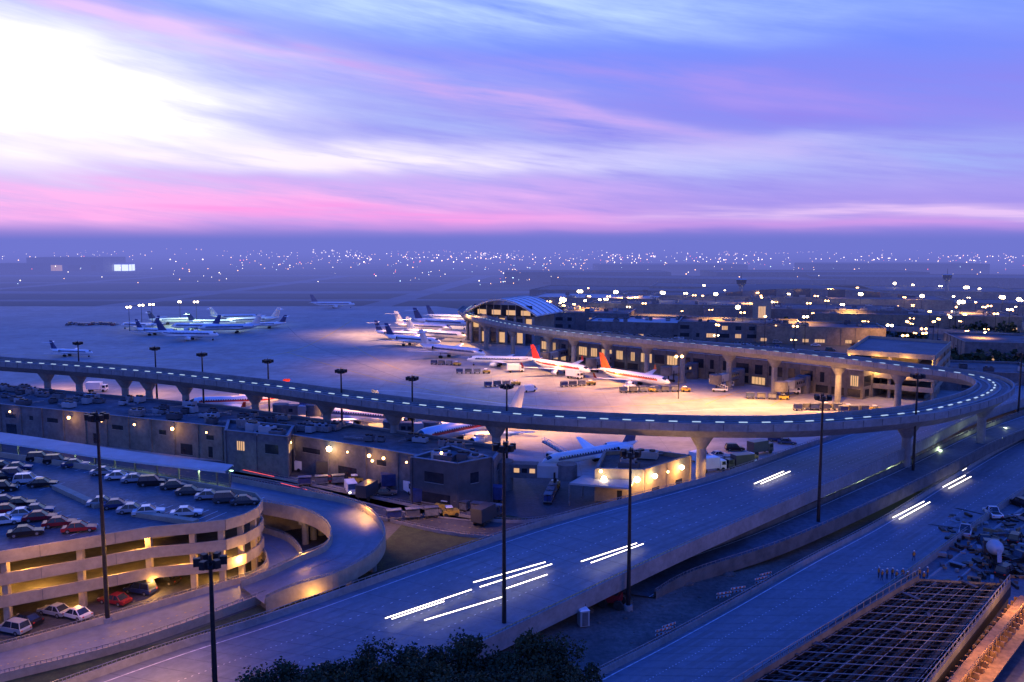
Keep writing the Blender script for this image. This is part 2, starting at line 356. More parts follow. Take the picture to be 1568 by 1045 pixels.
bigl=[(943,447,'W'),(888,446,'W'),(1015,448,'W'),(1050,449,'w'),(1096,450,'W'),(1110,445,'w'),(1063,452,'o'),(1318,450,'W'),(1322,446,'o'),(1412,453,'W'),(1040,545,'o'),(862,459,'W'),(896,460,'w'),(928,458,'w'),(974,455,'o'),(1160,448,'o'),(1208,450,'w'),(1250,453,'o'),(1385,455,'o'),(1455,485,'w'),(1472,462,'W'),(1525,480,'o'),(1180,462,'w'),(1430,492,'o'),(232,466,'w'),(216,467,'w'),(197,470,'w'),(275,462,'w'),(300,462,'w'),(1535,455,'W'),(1290,466,'w'),(1370,434,'W'),(1398,436,'w'),(1440,438,'w'),(1480,440,'W'),(1500,442,'w'),(1078,437,'w'),(1130,470,'W'),(1560,458,'W')]
for u,v,k in bigl: slamp(u,v,16 if k=='W' else 14,'w' if k=='W' else k)
for i in range(190):
    v=random.choice([U(460,520),U(452,480),U(440,470)]); u=U(830,1640)
    if v>490 and u<1050: continue
    slamp(u,v,random.choice([9,9,14]),random.choice('ooow'))
M['cw']=E('city_white',(1,.82,.62),7);M['co']=E('city_orange',(1,.5,.2),7);M['cr']=E('city_red',(1,.12,.1),5);M['cg']=E('city_cyan',(.6,.85,1),5)
M['cwf']=E('city_white_far',(1,.8,.66),20);M['cof']=E('city_orange_far',(1,.55,.3),20);M['crf']=E('city_red_far',(1,.15,.12),14)
b=MB()
def cl_light(x,d,z,r,k):
    if d>1900: k={'cw':'cwf','co':'cof','cr':'crf','cg':'cwf'}[k]
    b.octa((x,d,z),r,k)
def ok(x,d): return not (x<-40 and d<1000)
centres=[(U(-.6,.62),math.exp(U(math.log(900),math.log(3800))),U(.01,.07),U(.03,.2)) for _ in range(60)]
for az0,d0,sa,sd in centres:
    for i in range(int(U(4,20))):
        az=az0+random.gauss(0,sa); d=d0*math.exp(random.gauss(0,sd))
        if d<850 or d>5000 or not ok(d*math.tan(az),d): continue
        cl_light(d*math.tan(az),d,U(6,16),d*U(.0002,.0007),random.choice(['cw','co','co','co','cw','cr' if R()<.3 else 'cw','cg']))
for i in range(380):
    az=U(-.62,.62); d=math.exp(U(math.log(850),math.log(4200)))
    if az<.05 and d<1300 and R()<.6: continue
    cl_light(d*math.tan(az),d,U(6,16),d*U(.0002,.0006),random.choice(['cw','co','cw','co','cg','cr']))
def row(u0,u1,v,n,d,k,s=.0009):
    for i in range(n):
        if R()<.15: continue
        u=u0+(u1-u0)*i/n+U(-6,6); vv=v+U(-2.5,2.5); cl_light((u-784)/F*d,d,HT(d,vv),d*s*U(.35,1.1),k)
row(480,555,385,14,3800,'cw',.0012);row(660,850,396,26,3000,'cw');row(840,1060,403,26,2800,'cw');row(1230,1560,418,54,1850,'cw',.0013);row(1180,1560,429,34,1800,'co',.0010);row(1080,1560,410,30,2300,'co')
row(240,420,383,12,3800,'co');row(260,330,400,8,2600,'cw',.0013);row(20,200,398,10,2800,'cw',.0013);row(20,100,410,6,1900,'cw',.0014);row(0,130,443,4,1250,'cw');row(160,640,452,6,1200,'co',.001);row(600,800,410,10,2200,'co');row(600,1000,430,10,1700,'cr',.0007);row(1000,1500,440,24,1300,'co',.0012)
row(440,620,468,4,950,'co',.0013); row(80,480,460,6,1000,'cw',.0009);row(1250,1568,475,16,650,'co',.001);row(80,300,412,10,1700,'co',.001)
b.obj('distant_city_lights')
# ------------------------------------------------------------------ buildings
def inpoly(x,y,fp):
    c=False;n=len(fp)
    for i in range(n):
        x1,y1=fp[i][:2];x2,y2=fp[(i+1)%n][:2]
        if (y1>y)!=(y2>y) and x<(x2-x1)*(y-y1)/(y2-y1)+x1:c=not c
    return c
def ccw(fp):
    fp=[(p[0],p[1]) for p in fp]
    a=sum(fp[i][0]*fp[(i+1)%len(fp)][1]-fp[(i+1)%len(fp)][0]*fp[i][1] for i in range(len(fp)))
    return fp if a>0 else fp[::-1]
def hvac(b,x,y,z,rz,s=1):
    w,d,h=U(1.6,4.5)*s,U(1.5,3)*s,U(.8,1.9)*s
    b.box((x,y,z+h/2+.25),(w,d,h),random.choice(['roofl','galv','wall','walld']),rz); b.box((x,y,z+.12),(w*.8,d*.8,.24),'steel',rz)
    for t in(-.25,.25):
        b.cyl((x+t*w*math.cos(rz),y+t*w*math.sin(rz),z+h+.25),(x+t*w*math.cos(rz),y+t*w*math.sin(rz),z+h+.55),d*.25,d*.25,'steel',10)
    if R()<.5:
        a=U(0,6.28);l=U(3,7); b.beam((x,y,z+.5),(x+math.cos(a)*l,y+math.sin(a)*l,z+.5),.35,.3,'galv')
def building(name,fp,z,wall='wall',roof='roof',bay=6,wins=((1,2.6),),litp=.1,units=0,par=.7,winf=.7,z0=0,lk='winl',us=1,skip=.3,cop='conc'):
    b=MB();fp=ccw(fp);n=len(fp)
    b.face([(x,y,z) for x,y in fp],roof)
    for i in range(n):
        a=Vector((*fp[i],0));c=Vector((*fp[(i+1)%n],0));d=c-a;L=d.length
        if L<.5:continue
        d/=L;o=Vector((d.y,-d.x,0));up=Vector((0,0,1))
        b.face([a+up*z0,c+up*z0,c+up*(z+par),a+up*(z+par)],wall)
        b.face([c-o*.35+up*z,a-o*.35+up*z,a-o*.35+up*(z+par),c-o*.35+up*(z+par)],wall)
        b.beam(a+up*(z+par+.06)-o*.12,c+up*(z+par+.06)-o*.12,.62,.12,cop)
        k=max(1,int(L/bay))
        for j in range(k):
            s0=L*j/k
            b.box(a+d*s0+o*.1+up*((z+par+z0)/2-.05),(.45,.28,z+par-z0-.1),wall,math.atan2(d.y,d.x))
            for w0,w1 in wins:
                if R()<skip: continue
                wf=winf*random.choice([1,1,.6,.35]) if skip else winf
                x0=s0+L/k*(1-wf)/2;x1=x0+L/k*wf
                kk=lk if R()<litp else 'glass'
                b.face([a+d*x0+o*.03+up*(z0+w0),a+d*x1+o*.03+up*(z0+w0),a+d*x1+o*.03+up*(z0+w1),a+d*x0+o*.03+up*(z0+w1)],kk)
                b.beam(a+d*x0+o*.08+up*(z0+w0-.06),a+d*x1+o*.08+up*(z0+w0-.06),.12,.1,'conc')
                if kk=='winl':
                    for q in(.25,.5,.75): b.beam(a+d*(x0+(x1-x0)*q)+o*.06+up*(z0+w0),a+d*(x0+(x1-x0)*q)+o*.06+up*(z0+w1),.18,.1,'walld')
    xs=[p[0] for p in fp];ys=[p[1] for p in fp];c=0;t=0
    while c<units and t<units*20:
        t+=1;x=U(min(xs),max(xs));y=U(min(ys),max(ys))
        if all(inpoly(x+q,y+w,fp) for q,w in((2.5,0),(-2.5,0),(0,2.5),(0,-2.5))): hvac(b,x,y,z,U(-.1,.1)-.3,us); c+=1
    return b.obj(name)
TZ=7.5
front=[(-260,600),(0,622),(130,635),(340,657),(450,670),(560,688),(660,705),(755,708)]
back=[(770,688),(690,675),(500,647),(340,624),(0,592),(-260,570)]
building('terminal_concourse',PP(front+back,TZ),TZ,'wall','roof',7,((.4,3),(4.6,5.7)),.06,120,us=.8,par=.5,winf=.5)
building('terminal_annex',PP([(345,664),(440,674),(450,657),(350,647)],8.4),8.4,'wall','roof',6,((5,7),),.1,5)
building('terminal_annex',PP([(630,706),(700,716),(752,706),(690,688)],8.6),8.6,'walld','roof',6,((1,3),(5,7)),.1,4)
building('gate_building',PP([(912,768),(985,770),(1056,745),(990,735),(925,738)]),5.8,'beige','roof',6,((.3,2.3),),.3,5,winf=.3)
b=MB()
q=PP([(872,742),(965,750),(972,735),(893,730)],4.2); q=ccw(q)
b.face([(x,y,4.5) for x,y in q],'roofl'); b.face([(x,y,4.15) for x,y in q][::-1],'conc')
for i in range(4):
    a,c=q[i],q[(i+1)%4]; b.face([(a[0],a[1],4.15),(c[0],c[1],4.15),(c[0],c[1],4.5),(a[0],a[1],4.5)],'roofl'); b.cyl((a[0]*.995,a[1],0),(a[0]*.995,a[1],4.15),.15,.15,'galv',8)
b.obj('loading_canopy')
def jetbridge(p0,p1,z=4.2):
    b=MB();p0=Vector((p0.x,p0.y,z));p1=Vector((p1.x,p1.y,z)); m=p0.lerp(p1,.55)
    b.beam(p0,m,2.9,2.8,'wall'); b.beam(m,p1,2.5,2.4,'roofl'); b.cyl(p1-Vector((0,0,1.5)),p1+Vector((0,0,1.6)),2.1,2.1,'wall',14); b.cyl(p0-Vector((0,0,z)),p0+Vector((0,0,1.7)),2.2,2.2,'wall',14)
    d=(p1-p0).normalized();o=Vector((d.y,-d.x,0))
    for i in range(8):
        for s in(1.46,-1.46): 
            a=p0+d*(2.5+i*1.6)+o*s; 
            if (a-p0).length<(m-p0).length-1: b.face([a-Vector((0,0,.3)),a+d*1.1-Vector((0,0,.3)),a+d*1.1+Vector((0,0,.6)),a+Vector((0,0,.6))],'winl' if R()<.25 else 'glass')
    q=p0.lerp(p1,.82)
    for s in(-1,1): b.cyl(q+o*s*1.2-Vector((0,0,z)),q+o*s*1.2,.22,.22,'steel',8)
    b.beam(q-o*1.6-Vector((0,0,z-.5)),q+o*1.6-Vector((0,0,z-.5)),.6,.6,'tyre')
    b.obj('jet_bridge')
jetbridge(P(770,718,4.2),P(868,722,4.2)); jetbridge(P(600,655,4.2),P(660,655,4.2)); jetbridge(P(430,628,4.2),P(480,628,4.2))
for a,c in(((870,553),(835,562)),((935,564),(905,572)),((1060,580),(1020,586)),((1130,590),(1095,600)),((1230,602),(1195,612))): jetbridge(P(*a),P(*c))
def offs(pts,d):
    out=[]
    for i,p in enumerate(pts):
        t=(pts[min(i+1,len(pts)-1)]-pts[max(i-1,0)]).normalized(); out.append(p+Vector((-t.y,t.x,0))*d)
    return out
fb=[P(u,v) for u,v in((828,548),(900,560),(1000,572),(1100,583),(1200,596),(1320,612))]
bk=offs(fb,38)
if bk[2].y<fb[2].y: bk=offs(fb,-38)
building('terminal_building',fb+bk[::-1],8.5,'tpan','roof',5.5,((.5,3.0),(4.0,7.4)),.3,80,winf=.78,skip=.06,cop='roofl')
def garage(name,fp,levels,lh,k='beige',par=1.0,colstep=9):
    b=MB();fp=ccw(fp);n=len(fp);cx=sum(p[0] for p in fp)/n;cy=sum(p[1] for p in fp)/n
    for l in range(1,levels+1):
        z=l*lh
        b.face([(x,y,z) for x,y in fp],'roadd' if l==levels else 'concd'); b.face([(x,y,z-.45) for x,y in fp][::-1],k)
        for i in range(n):
            a=Vector((*fp[i],0));c=Vector((*fp[(i+1)%n],0));d=(c-a).normalized();o=Vector((d.y,-d.x,0));up=Vector((0,0,1))
            b.face([a+o*.1+up*(z-.6),c+o*.1+up*(z-.6),c+o*.1+up*(z+par),a+o*.1+up*(z+par)],k)
            b.face([c-o*.15+up*z,a-o*.15+up*z,a-o*.15+up*(z+par),c-o*.15+up*(z+par)],k)
            b.face([a+o*.1+up*(z+par),c+o*.1+up*(z+par),c-o*.15+up*(z+par),a-o*.15+up*(z+par)],k)
            b.face([c+o*.1+up*(z-.6),a+o*.1+up*(z-.6),a-o*.4+up*(z-.6),c-o*.4+up*(z-.6)],k)
            m=int((c-a).length/4.5)
            for j in range(1,m): q=a.lerp(c,j/m)+o*.11; b.box((q.x,q.y,z+par/2-.3),(.05,.04,par+.5),'joint',math.atan2(d.y,d.x))
    for i in range(n):
        a=Vector((*fp[i],0));c=Vector((*fp[(i+1)%n],0));L=(c-a).length
        for j in range(max(1,int(L/colstep))):
            p=a.lerp(c,j/max(1,int(L/colstep))); q=p+(Vector((cx,cy,0))-p).normalized()*.8
            b.box((q.x,q.y,levels*lh/2-.3),(.8,.8,levels*lh-.6),k)
    core=[(p[0]+(cx-p[0])*.45,p[1]+(cy-p[1])*.45) for p in fp]
    for i in range(n):
        a=core[i];c=core[(i+1)%n]; b.face([(a[0],a[1],0),(c[0],c[1],0),(c[0],c[1],levels*lh-.5),(a[0],a[1],levels*lh-.5)],'beige')
    return b,(cx,cy)
GZ=9.0
gfp=PP([(-260,905),(0,856),(120,836),(230,817),(300,811),(345,806),(375,797),(395,786),(402,775),(392,764),(300,747),(150,722),(0,700),(-260,672)],GZ)
b,_=garage('parking_garage',gfp,3,3.0)
for (u0,v0,u1,v1,n_) in((0,765,130,812,10),(150,768,330,792,14),(50,700,390,768,26),(0,726,80,745,7)):
    for i in range(n_):
        t=i/(n_-1); p=P(u0+(u1-u0)*t,v0+(v1-v0)*t,GZ+.01); d=Vector((.35,.94,0)).normalized()*2.6; q=Vector((.94,-.35,0))*.07
        b.face([p-d-q,p-d+q,p+d+q,p+d-q],'paint')
for u0,v0,u1,v1 in((85,745,150,775),(205,786,300,800)):
    b.beam(P(u0,v0,GZ+.35),P(u1,v1,GZ+.35),1.2,.7,'beige')
b.obj('parking_garage')
b,_=garage('parking_garage',PP([(1297,540),(1432,549),(1456,527),(1330,518)],14),4,3.5); b.obj('parking_garage')
def bx(u,v,w,d,h,name='airport_building',rz=-.25,**k):
    p=P(u,v); ca,sa=math.cos(rz),math.sin(rz)
    fp=[(p.x+x*ca-y*sa,p.y+x*sa+y*ca) for x,y in((-w/2,0),(w/2,0),(w/2,d),(-w/2,d))]
    building(name,fp,h,**k)
bx(880,508,60,40,10,litp=.3,units=14,wins=((2,4),(6,8)));bx(1000,520,70,40,8,litp=.3,units=14,roof='roofl')
bx(1130,524,60,30,9,litp=.3,units=12,wins=((2,4),(6,8)));bx(1255,528,60,30,8,litp=.25,units=10,wall='tpan')
bx(1166,500,10,12,15,wall='beige',litp=.6,wins=((5,12),),units=0,bay=5)
bx(1030,492,110,60,10,litp=.3,units=16,wall='tpan');bx(1230,498,120,50,9,litp=.3,units=20);bx(1400,506,110,50,8,litp=.3,units=14,wall='tpan')
bx(905,482,90,60,11,litp=.25,units=12,roof='roofl');bx(1100,478,150,60,11,litp=.3,units=14,wall='tpan');bx(1300,484,130,60,11,litp=.3,units=10,wall='tpan')
bx(1490,486,120,50,9,litp=.3,units=10);bx(1360,470,200,90,12,litp=.25,wall='tpan');bx(1520,470,160,70,11,litp=.25);bx(960,468,160,80,11,litp=.25);bx(1160,464,180,80,12,litp=.25,wall='tpan')
bx(1060,446,300,90,12,litp=.2);bx(1480,448,300,110,14,litp=.2);bx(1260,440,240,90,16,name='hangar',litp=.2,bay=20,rz=0);bx(900,436,200,70,14,name='hangar',litp=.2,bay=20,rz=0)
bx(1380,424,260,90,18,name='hangar',litp=.2,bay=20,rz=0);bx(1030,420,240,90,14,name='hangar',litp=.2,bay=20,rz=0)
bx(100,417,130,90,24,name='hangar',litp=.25,rz=0,bay=30,wins=((2,12),));bx(20,420,70,50,16,name='hangar',litp=.1,rz=0,bay=20);bx(1500,600,40,30,6,litp=.2,units=6);bx(1640,560,80,40,8,litp=.2)
b=MB();p=P(1240,478)
rg=[[Vector((p.x-95+190*i/16,p.y+yy+.15*(-95+190*i/16)*-1,4+13*math.sin(math.pi*(.12+.76*i/16)))) for i in range(17)] for yy in(0,70)]
b.grid(rg,'walld',closed=False);
for i in range(16): b.face([rg[0][i],rg[0][i+1],(rg[0][i+1].x,rg[0][i+1].y,0),(rg[0][i].x,rg[0][i].y,0)],'glass' if i%2 else 'wall')
b.obj('arched_terminal')
M['litwall']=mat('self_lit_panel',(.8,.8,.8),.6,emit=(.85,.95,1),es=2.6,nosamp=True)  # wall brightness put into emission; no floodlight shines on it
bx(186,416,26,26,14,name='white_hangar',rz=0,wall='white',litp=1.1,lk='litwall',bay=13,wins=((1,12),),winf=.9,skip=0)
def tower(p,h,name,s=1):
    b=MB();b.cyl(p,p+Vector((0,0,h)),2*s,1.7*s,'conc',12);b.cyl(p+Vector((0,0,h)),p+Vector((0,0,h+2)),1.7*s,3.4*s,'conc',12);b.cyl(p+Vector((0,0,h+2)),p+Vector((0,0,h+5)),3.4*s,4*s,'glass',12);b.cyl(p+Vector((0,0,h+5)),p+Vector((0,0,h+5.6)),4.2*s,3*s,'roofl',12);b.cyl(p+Vector((0,0,h+5.6)),p+Vector((0,0,h+10)),.2,.1,'steel',6);b.obj(name)
tower(P(1134,476),18,'control_tower',1); tower(P(1448,470),20,'control_tower',.9)
for pts,z in(([(830,478),(1000,484),(1200,492),(1420,505),(1640,520)],7),([(860,466),(1100,470),(1350,478),(1640,490)],7),([(1380,600),(1470,560),(1568,545),(1700,540)],.3)):
    L_=[P(u,v,z) for u,v in pts]; road('distant_overpass',L_,[p+Vector((2,-12,0)) for p in L_],'roadc',n=4,skirt=1.2,piers=z>3)
# ------------------------------------------------------------------ station with arched roof
b=MB(); cx,cy=-5,436; an=-.45
def T(x,y,z): return Vector((cx+x*math.cos(an)-y*math.sin(an),cy+x*math.sin(an)+y*math.cos(an),z))
b.face([T(-17,0,14),T(17,0,14),T(17,26,14),T(-17,26,14)],'conc')
for i in range(8):
    x=-17+i*34/7
    b.box(T(x,0,7),(1.1,1.1,14),'conc',an)
    if i<7:
        b.face([T(x+.8,.6,1),T(x+4,.6,1),T(x+4,.6,6),T(x+.8,.6,6)],'winl' if i%2 else 'glass'); b.face([T(x+.8,.6,8),T(x+4,.6,8),T(x+4,.6,13),T(x+.8,.6,13)],'glass' if i%3 else 'winl')
b.face([T(-17,.8,0),T(17,.8,0),T(17,.8,14),T(-17,.8,14)],'tpan');b.face([T(17,.8,0),T(17,26,0),T(17,26,14),T(17,.8,14)],'tpan');b.face([T(-17,.8,0),T(-17,26,0),T(-17,26,14),T(-17,.8,14)],'tpan')
arc=[(-20+40*i/20, 13.5+9.0*math.sin(math.pi*(.06+.88*i/20))) for i in range(21)]
rg=[]
for y,dz in((-3,0),(30,0)): rg.append([T(x,y,z+dz) for x,z in arc])
b.grid(rg,'white',closed=False); b.grid([[T(x,y,z-.5) for x,z in arc] for y in(30,-3)],'white',closed=False)
b.grid([[T(x,-3,z) for x,z in arc],[T(x,-3,z-.5) for x,z in arc]],'white',closed=False,sm=False);b.grid([[T(x,30,z) for x,z in arc],[T(x,30,z-.5) for x,z in arc]],'white',closed=False,sm=False)
for y in range(-3,31,6):
    for i in range(20): b.beam(T(arc[i][0],y,arc[i][1]+.15),T(arc[i+1][0],y,arc[i+1][1]+.15),.4,.35,'roofl')
for i in range(2,19,2): b.beam(T(arc[i][0],-1,14),T(arc[i][0],-1,arc[i][1]-.4),.25,.25,'galv')
b.face([T(-16,1,14.1),T(16,1,14.1),T(16,1,19.5),T(-16,1,19.5)],'glass')
for i in range(4): b.face([T(-14+i*8,.9,14.6),T(-9+i*8,.9,14.6),T(-9+i*8,.9,17),T(-14+i*8,.9,17)],'winl')
b.obj('train_station')
# ------------------------------------------------------------------ bus canopy left
b=MB()
Lc=cr([P(-150,648,5),P(0,662,5),P(180,688,5),P(358,712,5)],6);Rc=cr([P(-150,662,5),P(0,677,5),P(170,702,5),P(345,722,5)],6)
b.strip(Lc,Rc,'roofl');b.strip([p-Vector((0,0,.4)) for p in Lc],[p-Vector((0,0,.4)) for p in Rc],'conc')
for S in(Lc,Rc): b.strip(S,[p-Vector((0,0,.4)) for p in S],'white')
for i in range(0,len(Lc),1):
    c=Lc[i].lerp(Rc[i],.5); b.cyl((c.x,c.y,0),(c.x,c.y,4.6),.2,.2,'galv',8)
    if i%2==0: b.box((c.x,c.y,4.5),(1.6,.3,.12),'lampg',-.4)
b.obj('bus_canopy')
for u,v in((20,688),(110,700),(200,708),(300,724)): lamp(P(u,v,3.6),420,(.7,1,.55),.15)
# ------------------------------------------------------------------ aircraft
def jet(name,L=38,body='silver',tailk='silver',band='navy',rear=False,winglet=False):
    b=MB(); r=L*.05; n=18
    xs=[(.5,.02,-.25),(.485,.32,-.2),(.46,.6,-.12),(.42,.86,-.04),(.37,1,0),(.25,1,0),(.1,1,0),(-.05,1,0),(-.2,1,0),(-.3,.9,.1),(-.38,.68,.3),(-.45,.4,.52),(-.5,.12,.7)]
    zc=r*1.0+L*.045
    rings=[[Vector((x*L,math.cos(a)*r*q,zc+r*o+math.sin(a)*r*q)) for a in [k*2*math.pi/n for k in range(n)]] for x,q,o in xs]
    def kf(i,j):
        if 3<i<10 and (j in(0,n//2-1)): return band
        if i==2 and (j in range(2,7)): return 'glass'
        return body
    b.grid(rings,body,kf=kf)
    for s in(-1,1):
        for i in range(int(L*.8)):
            x=.34*L-i*(L*.62)/(L*.8); b.face([(x,s*r*1.005,zc+.28*r-.0),(x+.35,s*r*1.005,zc+.28*r),(x+.35,s*r*.97,zc+.28*r+.4),(x,s*r*.97,zc+.28*r+.4)],'glass')
    def foil(p,k):
        (a,c,d,e,t0,t1,ax)=p; off=Vector((0,0,1)) if ax=='z' else Vector((0,1,0))
        a,c,d,e=map(Vector,(a,c,d,e)); m0=a.lerp(c,.35);m1=e.lerp(d,.35)
        up=[a,m0+off*t0,c]; lo=[a,m0-off*t0,c]; ut=[e,m1+off*t1,d]; lt=[e,m1-off*t1,d]
        b.grid([up,ut],k,closed=False,sm=False);b.grid([lt,lo],k,closed=False,sm=False);b.face([ut[0],ut[1],ut[2],lt[1]],k)
    sp=L*.47
    xw=-.06*L if rear else .08*L
    for s in(-1,1):
        foil(((xw+.07*L,s*r*.6,zc-r*.55),(xw-.11*L,s*r*.6,zc-r*.55),(xw-.21*L,s*sp,zc+r*.35),(xw-.165*L,s*sp,zc+r*.35),r*.16,.08,'z'),'silver' if body=='silver' else 'white')
        if winglet: b.face([(xw-.21*L,s*sp,zc+r*.35),(xw-.165*L,s*sp,zc+r*.35),(xw-.19*L,s*(sp+.5),zc+r*1.4),(xw-.215*L,s*(sp+.5),zc+r*1.4)],tailk)
        hz=zc+L*.17 if rear else zc+r*.6; hx=-.47*L if rear else -.42*L
        foil(((hx+.03*L,s*.2,hz),(hx-.06*L,s*.2,hz),(hx-.1*L,s*L*.17,hz+.2),(hx-.065*L,s*L*.17,hz+.2),.2,.06,'z'),'white')
        if rear: ex,ey,ez,er,el=-.3*L,s*r*1.55,zc+r*.35,r*.5,L*.15
        else: ex,ey,ez,er,el=.09*L,s*L*.16,zc-r*1.05,r*.56,L*.1
        pr=[(.5,.88),(.42,1),(.1,1.02),(-.3,.85),(-.5,.6)]
        b.grid([[Vector((ex+q*el,ey+math.cos(a)*er*w,ez+math.sin(a)*er*w)) for a in [k*math.pi/7 for k in range(14)]] for q,w in pr],body)
        b.face([Vector((ex+.44*el,ey+math.cos(k*math.pi/7)*er*.86,ez+math.sin(k*math.pi/7)*er*.86)) for k in range(14)],'glass')
        b.face([Vector((ex-.49*el,ey+math.cos(k*math.pi/7)*er*.58,ez+math.sin(k*math.pi/7)*er*.58)) for k in range(14)][::-1],'steel')
        if rear: b.box((ex,s*r*1.05,ez),(el*.6,r*.6,.25),body)
        else: b.box((ex-.2*el,ey,ez+er*1.05),(el*.7,.25,er*.5),body)
        for w in(-.4,.4): b.cyl((xw-.05*L+w,s*L*.07-.35,.55),(xw-.05*L+w,s*L*.07+.35,.55),.55,.55,'tyre',12)
        b.cyl((xw-.05*L,s*L*.07,.5),(xw-.05*L,s*L*.07,zc-r*.5),.15,.2,'galv',8)
    b.cyl((.4*L,-.25,.45),(.4*L,.25,.45),.42,.42,'tyre',12);b.cyl((.4*L,0,.45),(.4*L,0,zc-r*.7),.13,.13,'galv',8)
    fh=L*.17
    foil(((-.33*L,0,zc+r*.8),(-.475*L,0,zc+r*.8),(-.52*L,0,zc+r*.8+fh),(-.455*L,0,zc+r*.8+fh),.28,.1,'y'),tailk)
    return b.mesh(name)
J={'md':jet('airliner',38,'silver','silver','navy',True),'w':jet('airliner',34,'white','navy','navy',False),'r':jet('airliner',33,'white','red','red',False,True),
   'o':jet('airliner',33,'white','orange','orange',False,True),'b':jet('airliner',39,'silver','silver','red',False),'rj':jet('airliner',28,'white','navy','navy',True),'m2':jet('airliner',38,'white','navy','navy',True)}
for k,u,v,h,s in(('md',692,549,-38,1),('m2',632,530,-32,.9),('md',668,522,-30,1),('md',648,510,-28,1),('m2',676,503,-26,1),('w',690,494,-24,1),('m2',610,520,-30,.8),('w',768,561,172,.85),('r',857,573,-50,1),('o',970,590,-50,1),
    ('rj',905,712,-145,1),('w',535,652,-22,1),('r',365,628,190,.9),('rj',640,648,-20,1),('w',288,521,-8,1),('md',352,510,-170,.9),('rj',240,514,-20,1),('rj',325,500,10,1),('md',385,498,-160,.9),('rj',215,505,160,1),('w',510,472,0,1),('rj',110,546,-15,.8),('w',300,507,170,.9),('rj',265,497,20,1),('md',360,492,15,.8),('rj',405,503,190,.9)):
    inst(J[k],'airliner',P(u,v),math.radians(h),s)
inst(J['b'],'airliner',(-10.5,221,0),math.radians(-134),1)
# ------------------------------------------------------------------ vehicles
def carmesh(ck,L=4.6,w=1.8,suv=False,pick=False):
    b=MB(); h=1.7 if suv else 1.42; bz=.95 if suv else .82
    prof=[(-L/2,.35),(-L/2,.75),(-L/2+.1,bz),(-L*.3,bz+.02),(L*.14,bz),(L*.42,bz-.13),(L/2,.62),(L/2,.35)]
    for s in(1,-1):
        pts=[(x,s*w/2,z) for x,z in prof]; b.face(pts if s<0 else pts[::-1],ck)
    rings=[[(x,-w/2,z) for x,z in prof],[(x,-w*.42,z+.03) for x,z in prof],[(x,w*.42,z+.03) for x,z in prof],[(x,w/2,z) for x,z in prof]]
    b.grid(rings[::-1],ck,closed=False,sm=False)
    b.box((0,0,.3),(L*.96,w*.92,.16),'tyre')
    if pick: x0,x1,x2,x3=-L*.12,-.02*L,L*.1,L*.22
    elif suv: x0,x1,x2,x3=-L*.47,-.42*L,L*.08,L*.22
    else: x0,x1,x2,x3=-L*.38,-.22*L,L*.05,L*.22
    lo=[Vector((x0,-w*.47,bz)),Vector((x3,-w*.47,bz)),Vector((x3,w*.47,bz)),Vector((x0,w*.47,bz))]
    hi=[Vector((x1,-w*.38,h)),Vector((x2,-w*.38,h)),Vector((x2,w*.38,h)),Vector((x1,w*.38,h))]
    for i in range(4): b.face([lo[i],lo[(i+1)%4],hi[(i+1)%4],hi[i]],'glass')
    b.face(hi,ck); b.box(((x1+x2)/2,0,h+.02),(x2-x1-.1,w*.7,.05),ck)
    for s in(-1,1):
        for x in (x0*.35+x3*.1,): b.beam((x,s*w*.475,bz),(x,s*w*.385,h),.12,.05,ck)
        b.beam(lo[1 if s<0 else 2],hi[1 if s<0 else 2],.09,.09,ck); b.beam(lo[0 if s<0 else 3],hi[0 if s<0 else 3],.09,.09,ck)
        for x in(-L*.31,L*.31): b.cyl((x,s*(w/2-.2),.33),(x,s*(w/2+.02),.33),.33,.33,'tyre',12); b.cyl((x,s*(w/2+.02),.33),(x,s*(w/2+.03),.33),.19,.19,'galv',8)
        b.box((L/2-.02,s*w*.35,.62),(.1,.35,.16),'paint'); b.box((-L/2+.01,s*w*.38,.72),(.08,.25,.16),'red')
        b.box((x3-.1,s*w*.55,bz+.08),(.15,.2,.12),ck)
    if pick: b.box((-L*.31,0,bz+.03),(L*.33,w*.8,.04),'tyre')
    return b.mesh('parked_car')
cc={'cwh':(.7,.7,.7),'csi':(.35,.37,.4),'cbk':(.015,.015,.02),'cbl':(.03,.05,.15),'crd':(.3,.02,.03),'cgr':(.07,.075,.085),'ctn':(.2,.18,.14)}
for k,c in cc.items(): M[k]=mat('car_paint_'+k,c,.3,.25,var=.05,scale=1)
CM=[carmesh(k,suv=s) for k in cc for s in(False,True)]
pal=[0,2,3,4,5,6,7,10,11,2,4,5,10,12,1,8,4,10]
def car(p,h,i=None,name='parked_car'): inst(CM[random.choice(pal)] if i is None else CM[i],name,p,math.radians(h))
for u,v in((8,772),(12,786),(36,792),(62,797),(92,806),(122,814),(40,820),(6,803),(30,776),(58,786)): car(P(u,v,GZ+.01),20+U(-4,4),[4,10,8,8,0,4,0,1,6,4][int(u)%10])
for u,v in((158,774),(180,778),(204,785),(228,788),(286,790)): car(P(u,v,GZ+.01),15+U(-4,4),random.choice([0,2,4,0,6]))
for u,v in((62,706),(88,710),(116,715),(160,727),(183,734),(208,738),(234,743),(268,748),(292,757),(322,764),(350,769),(376,772)): car(P(u,v,GZ+.01),12+U(-5,5),random.choice([2,4,5,6,10,11,2,0]))
for u,v in((4,735),(24,731),(44,740),(66,745),(4,718),(28,720),(5,752),(-25,740),(-20,760)): car(P(u,v,GZ+.01),12+U(-5,5))
for u,v,i in((116,946,0),(84,941,2),(176,924,8),(252,893,4),(20,968,3),(215,908,7),(40,955,4)): car(P(u,v,.06),160+U(-5,5),i)
for i in range(20): car(P(105+i*3.8,498+U(-1,1),.03),90+U(-5,5))
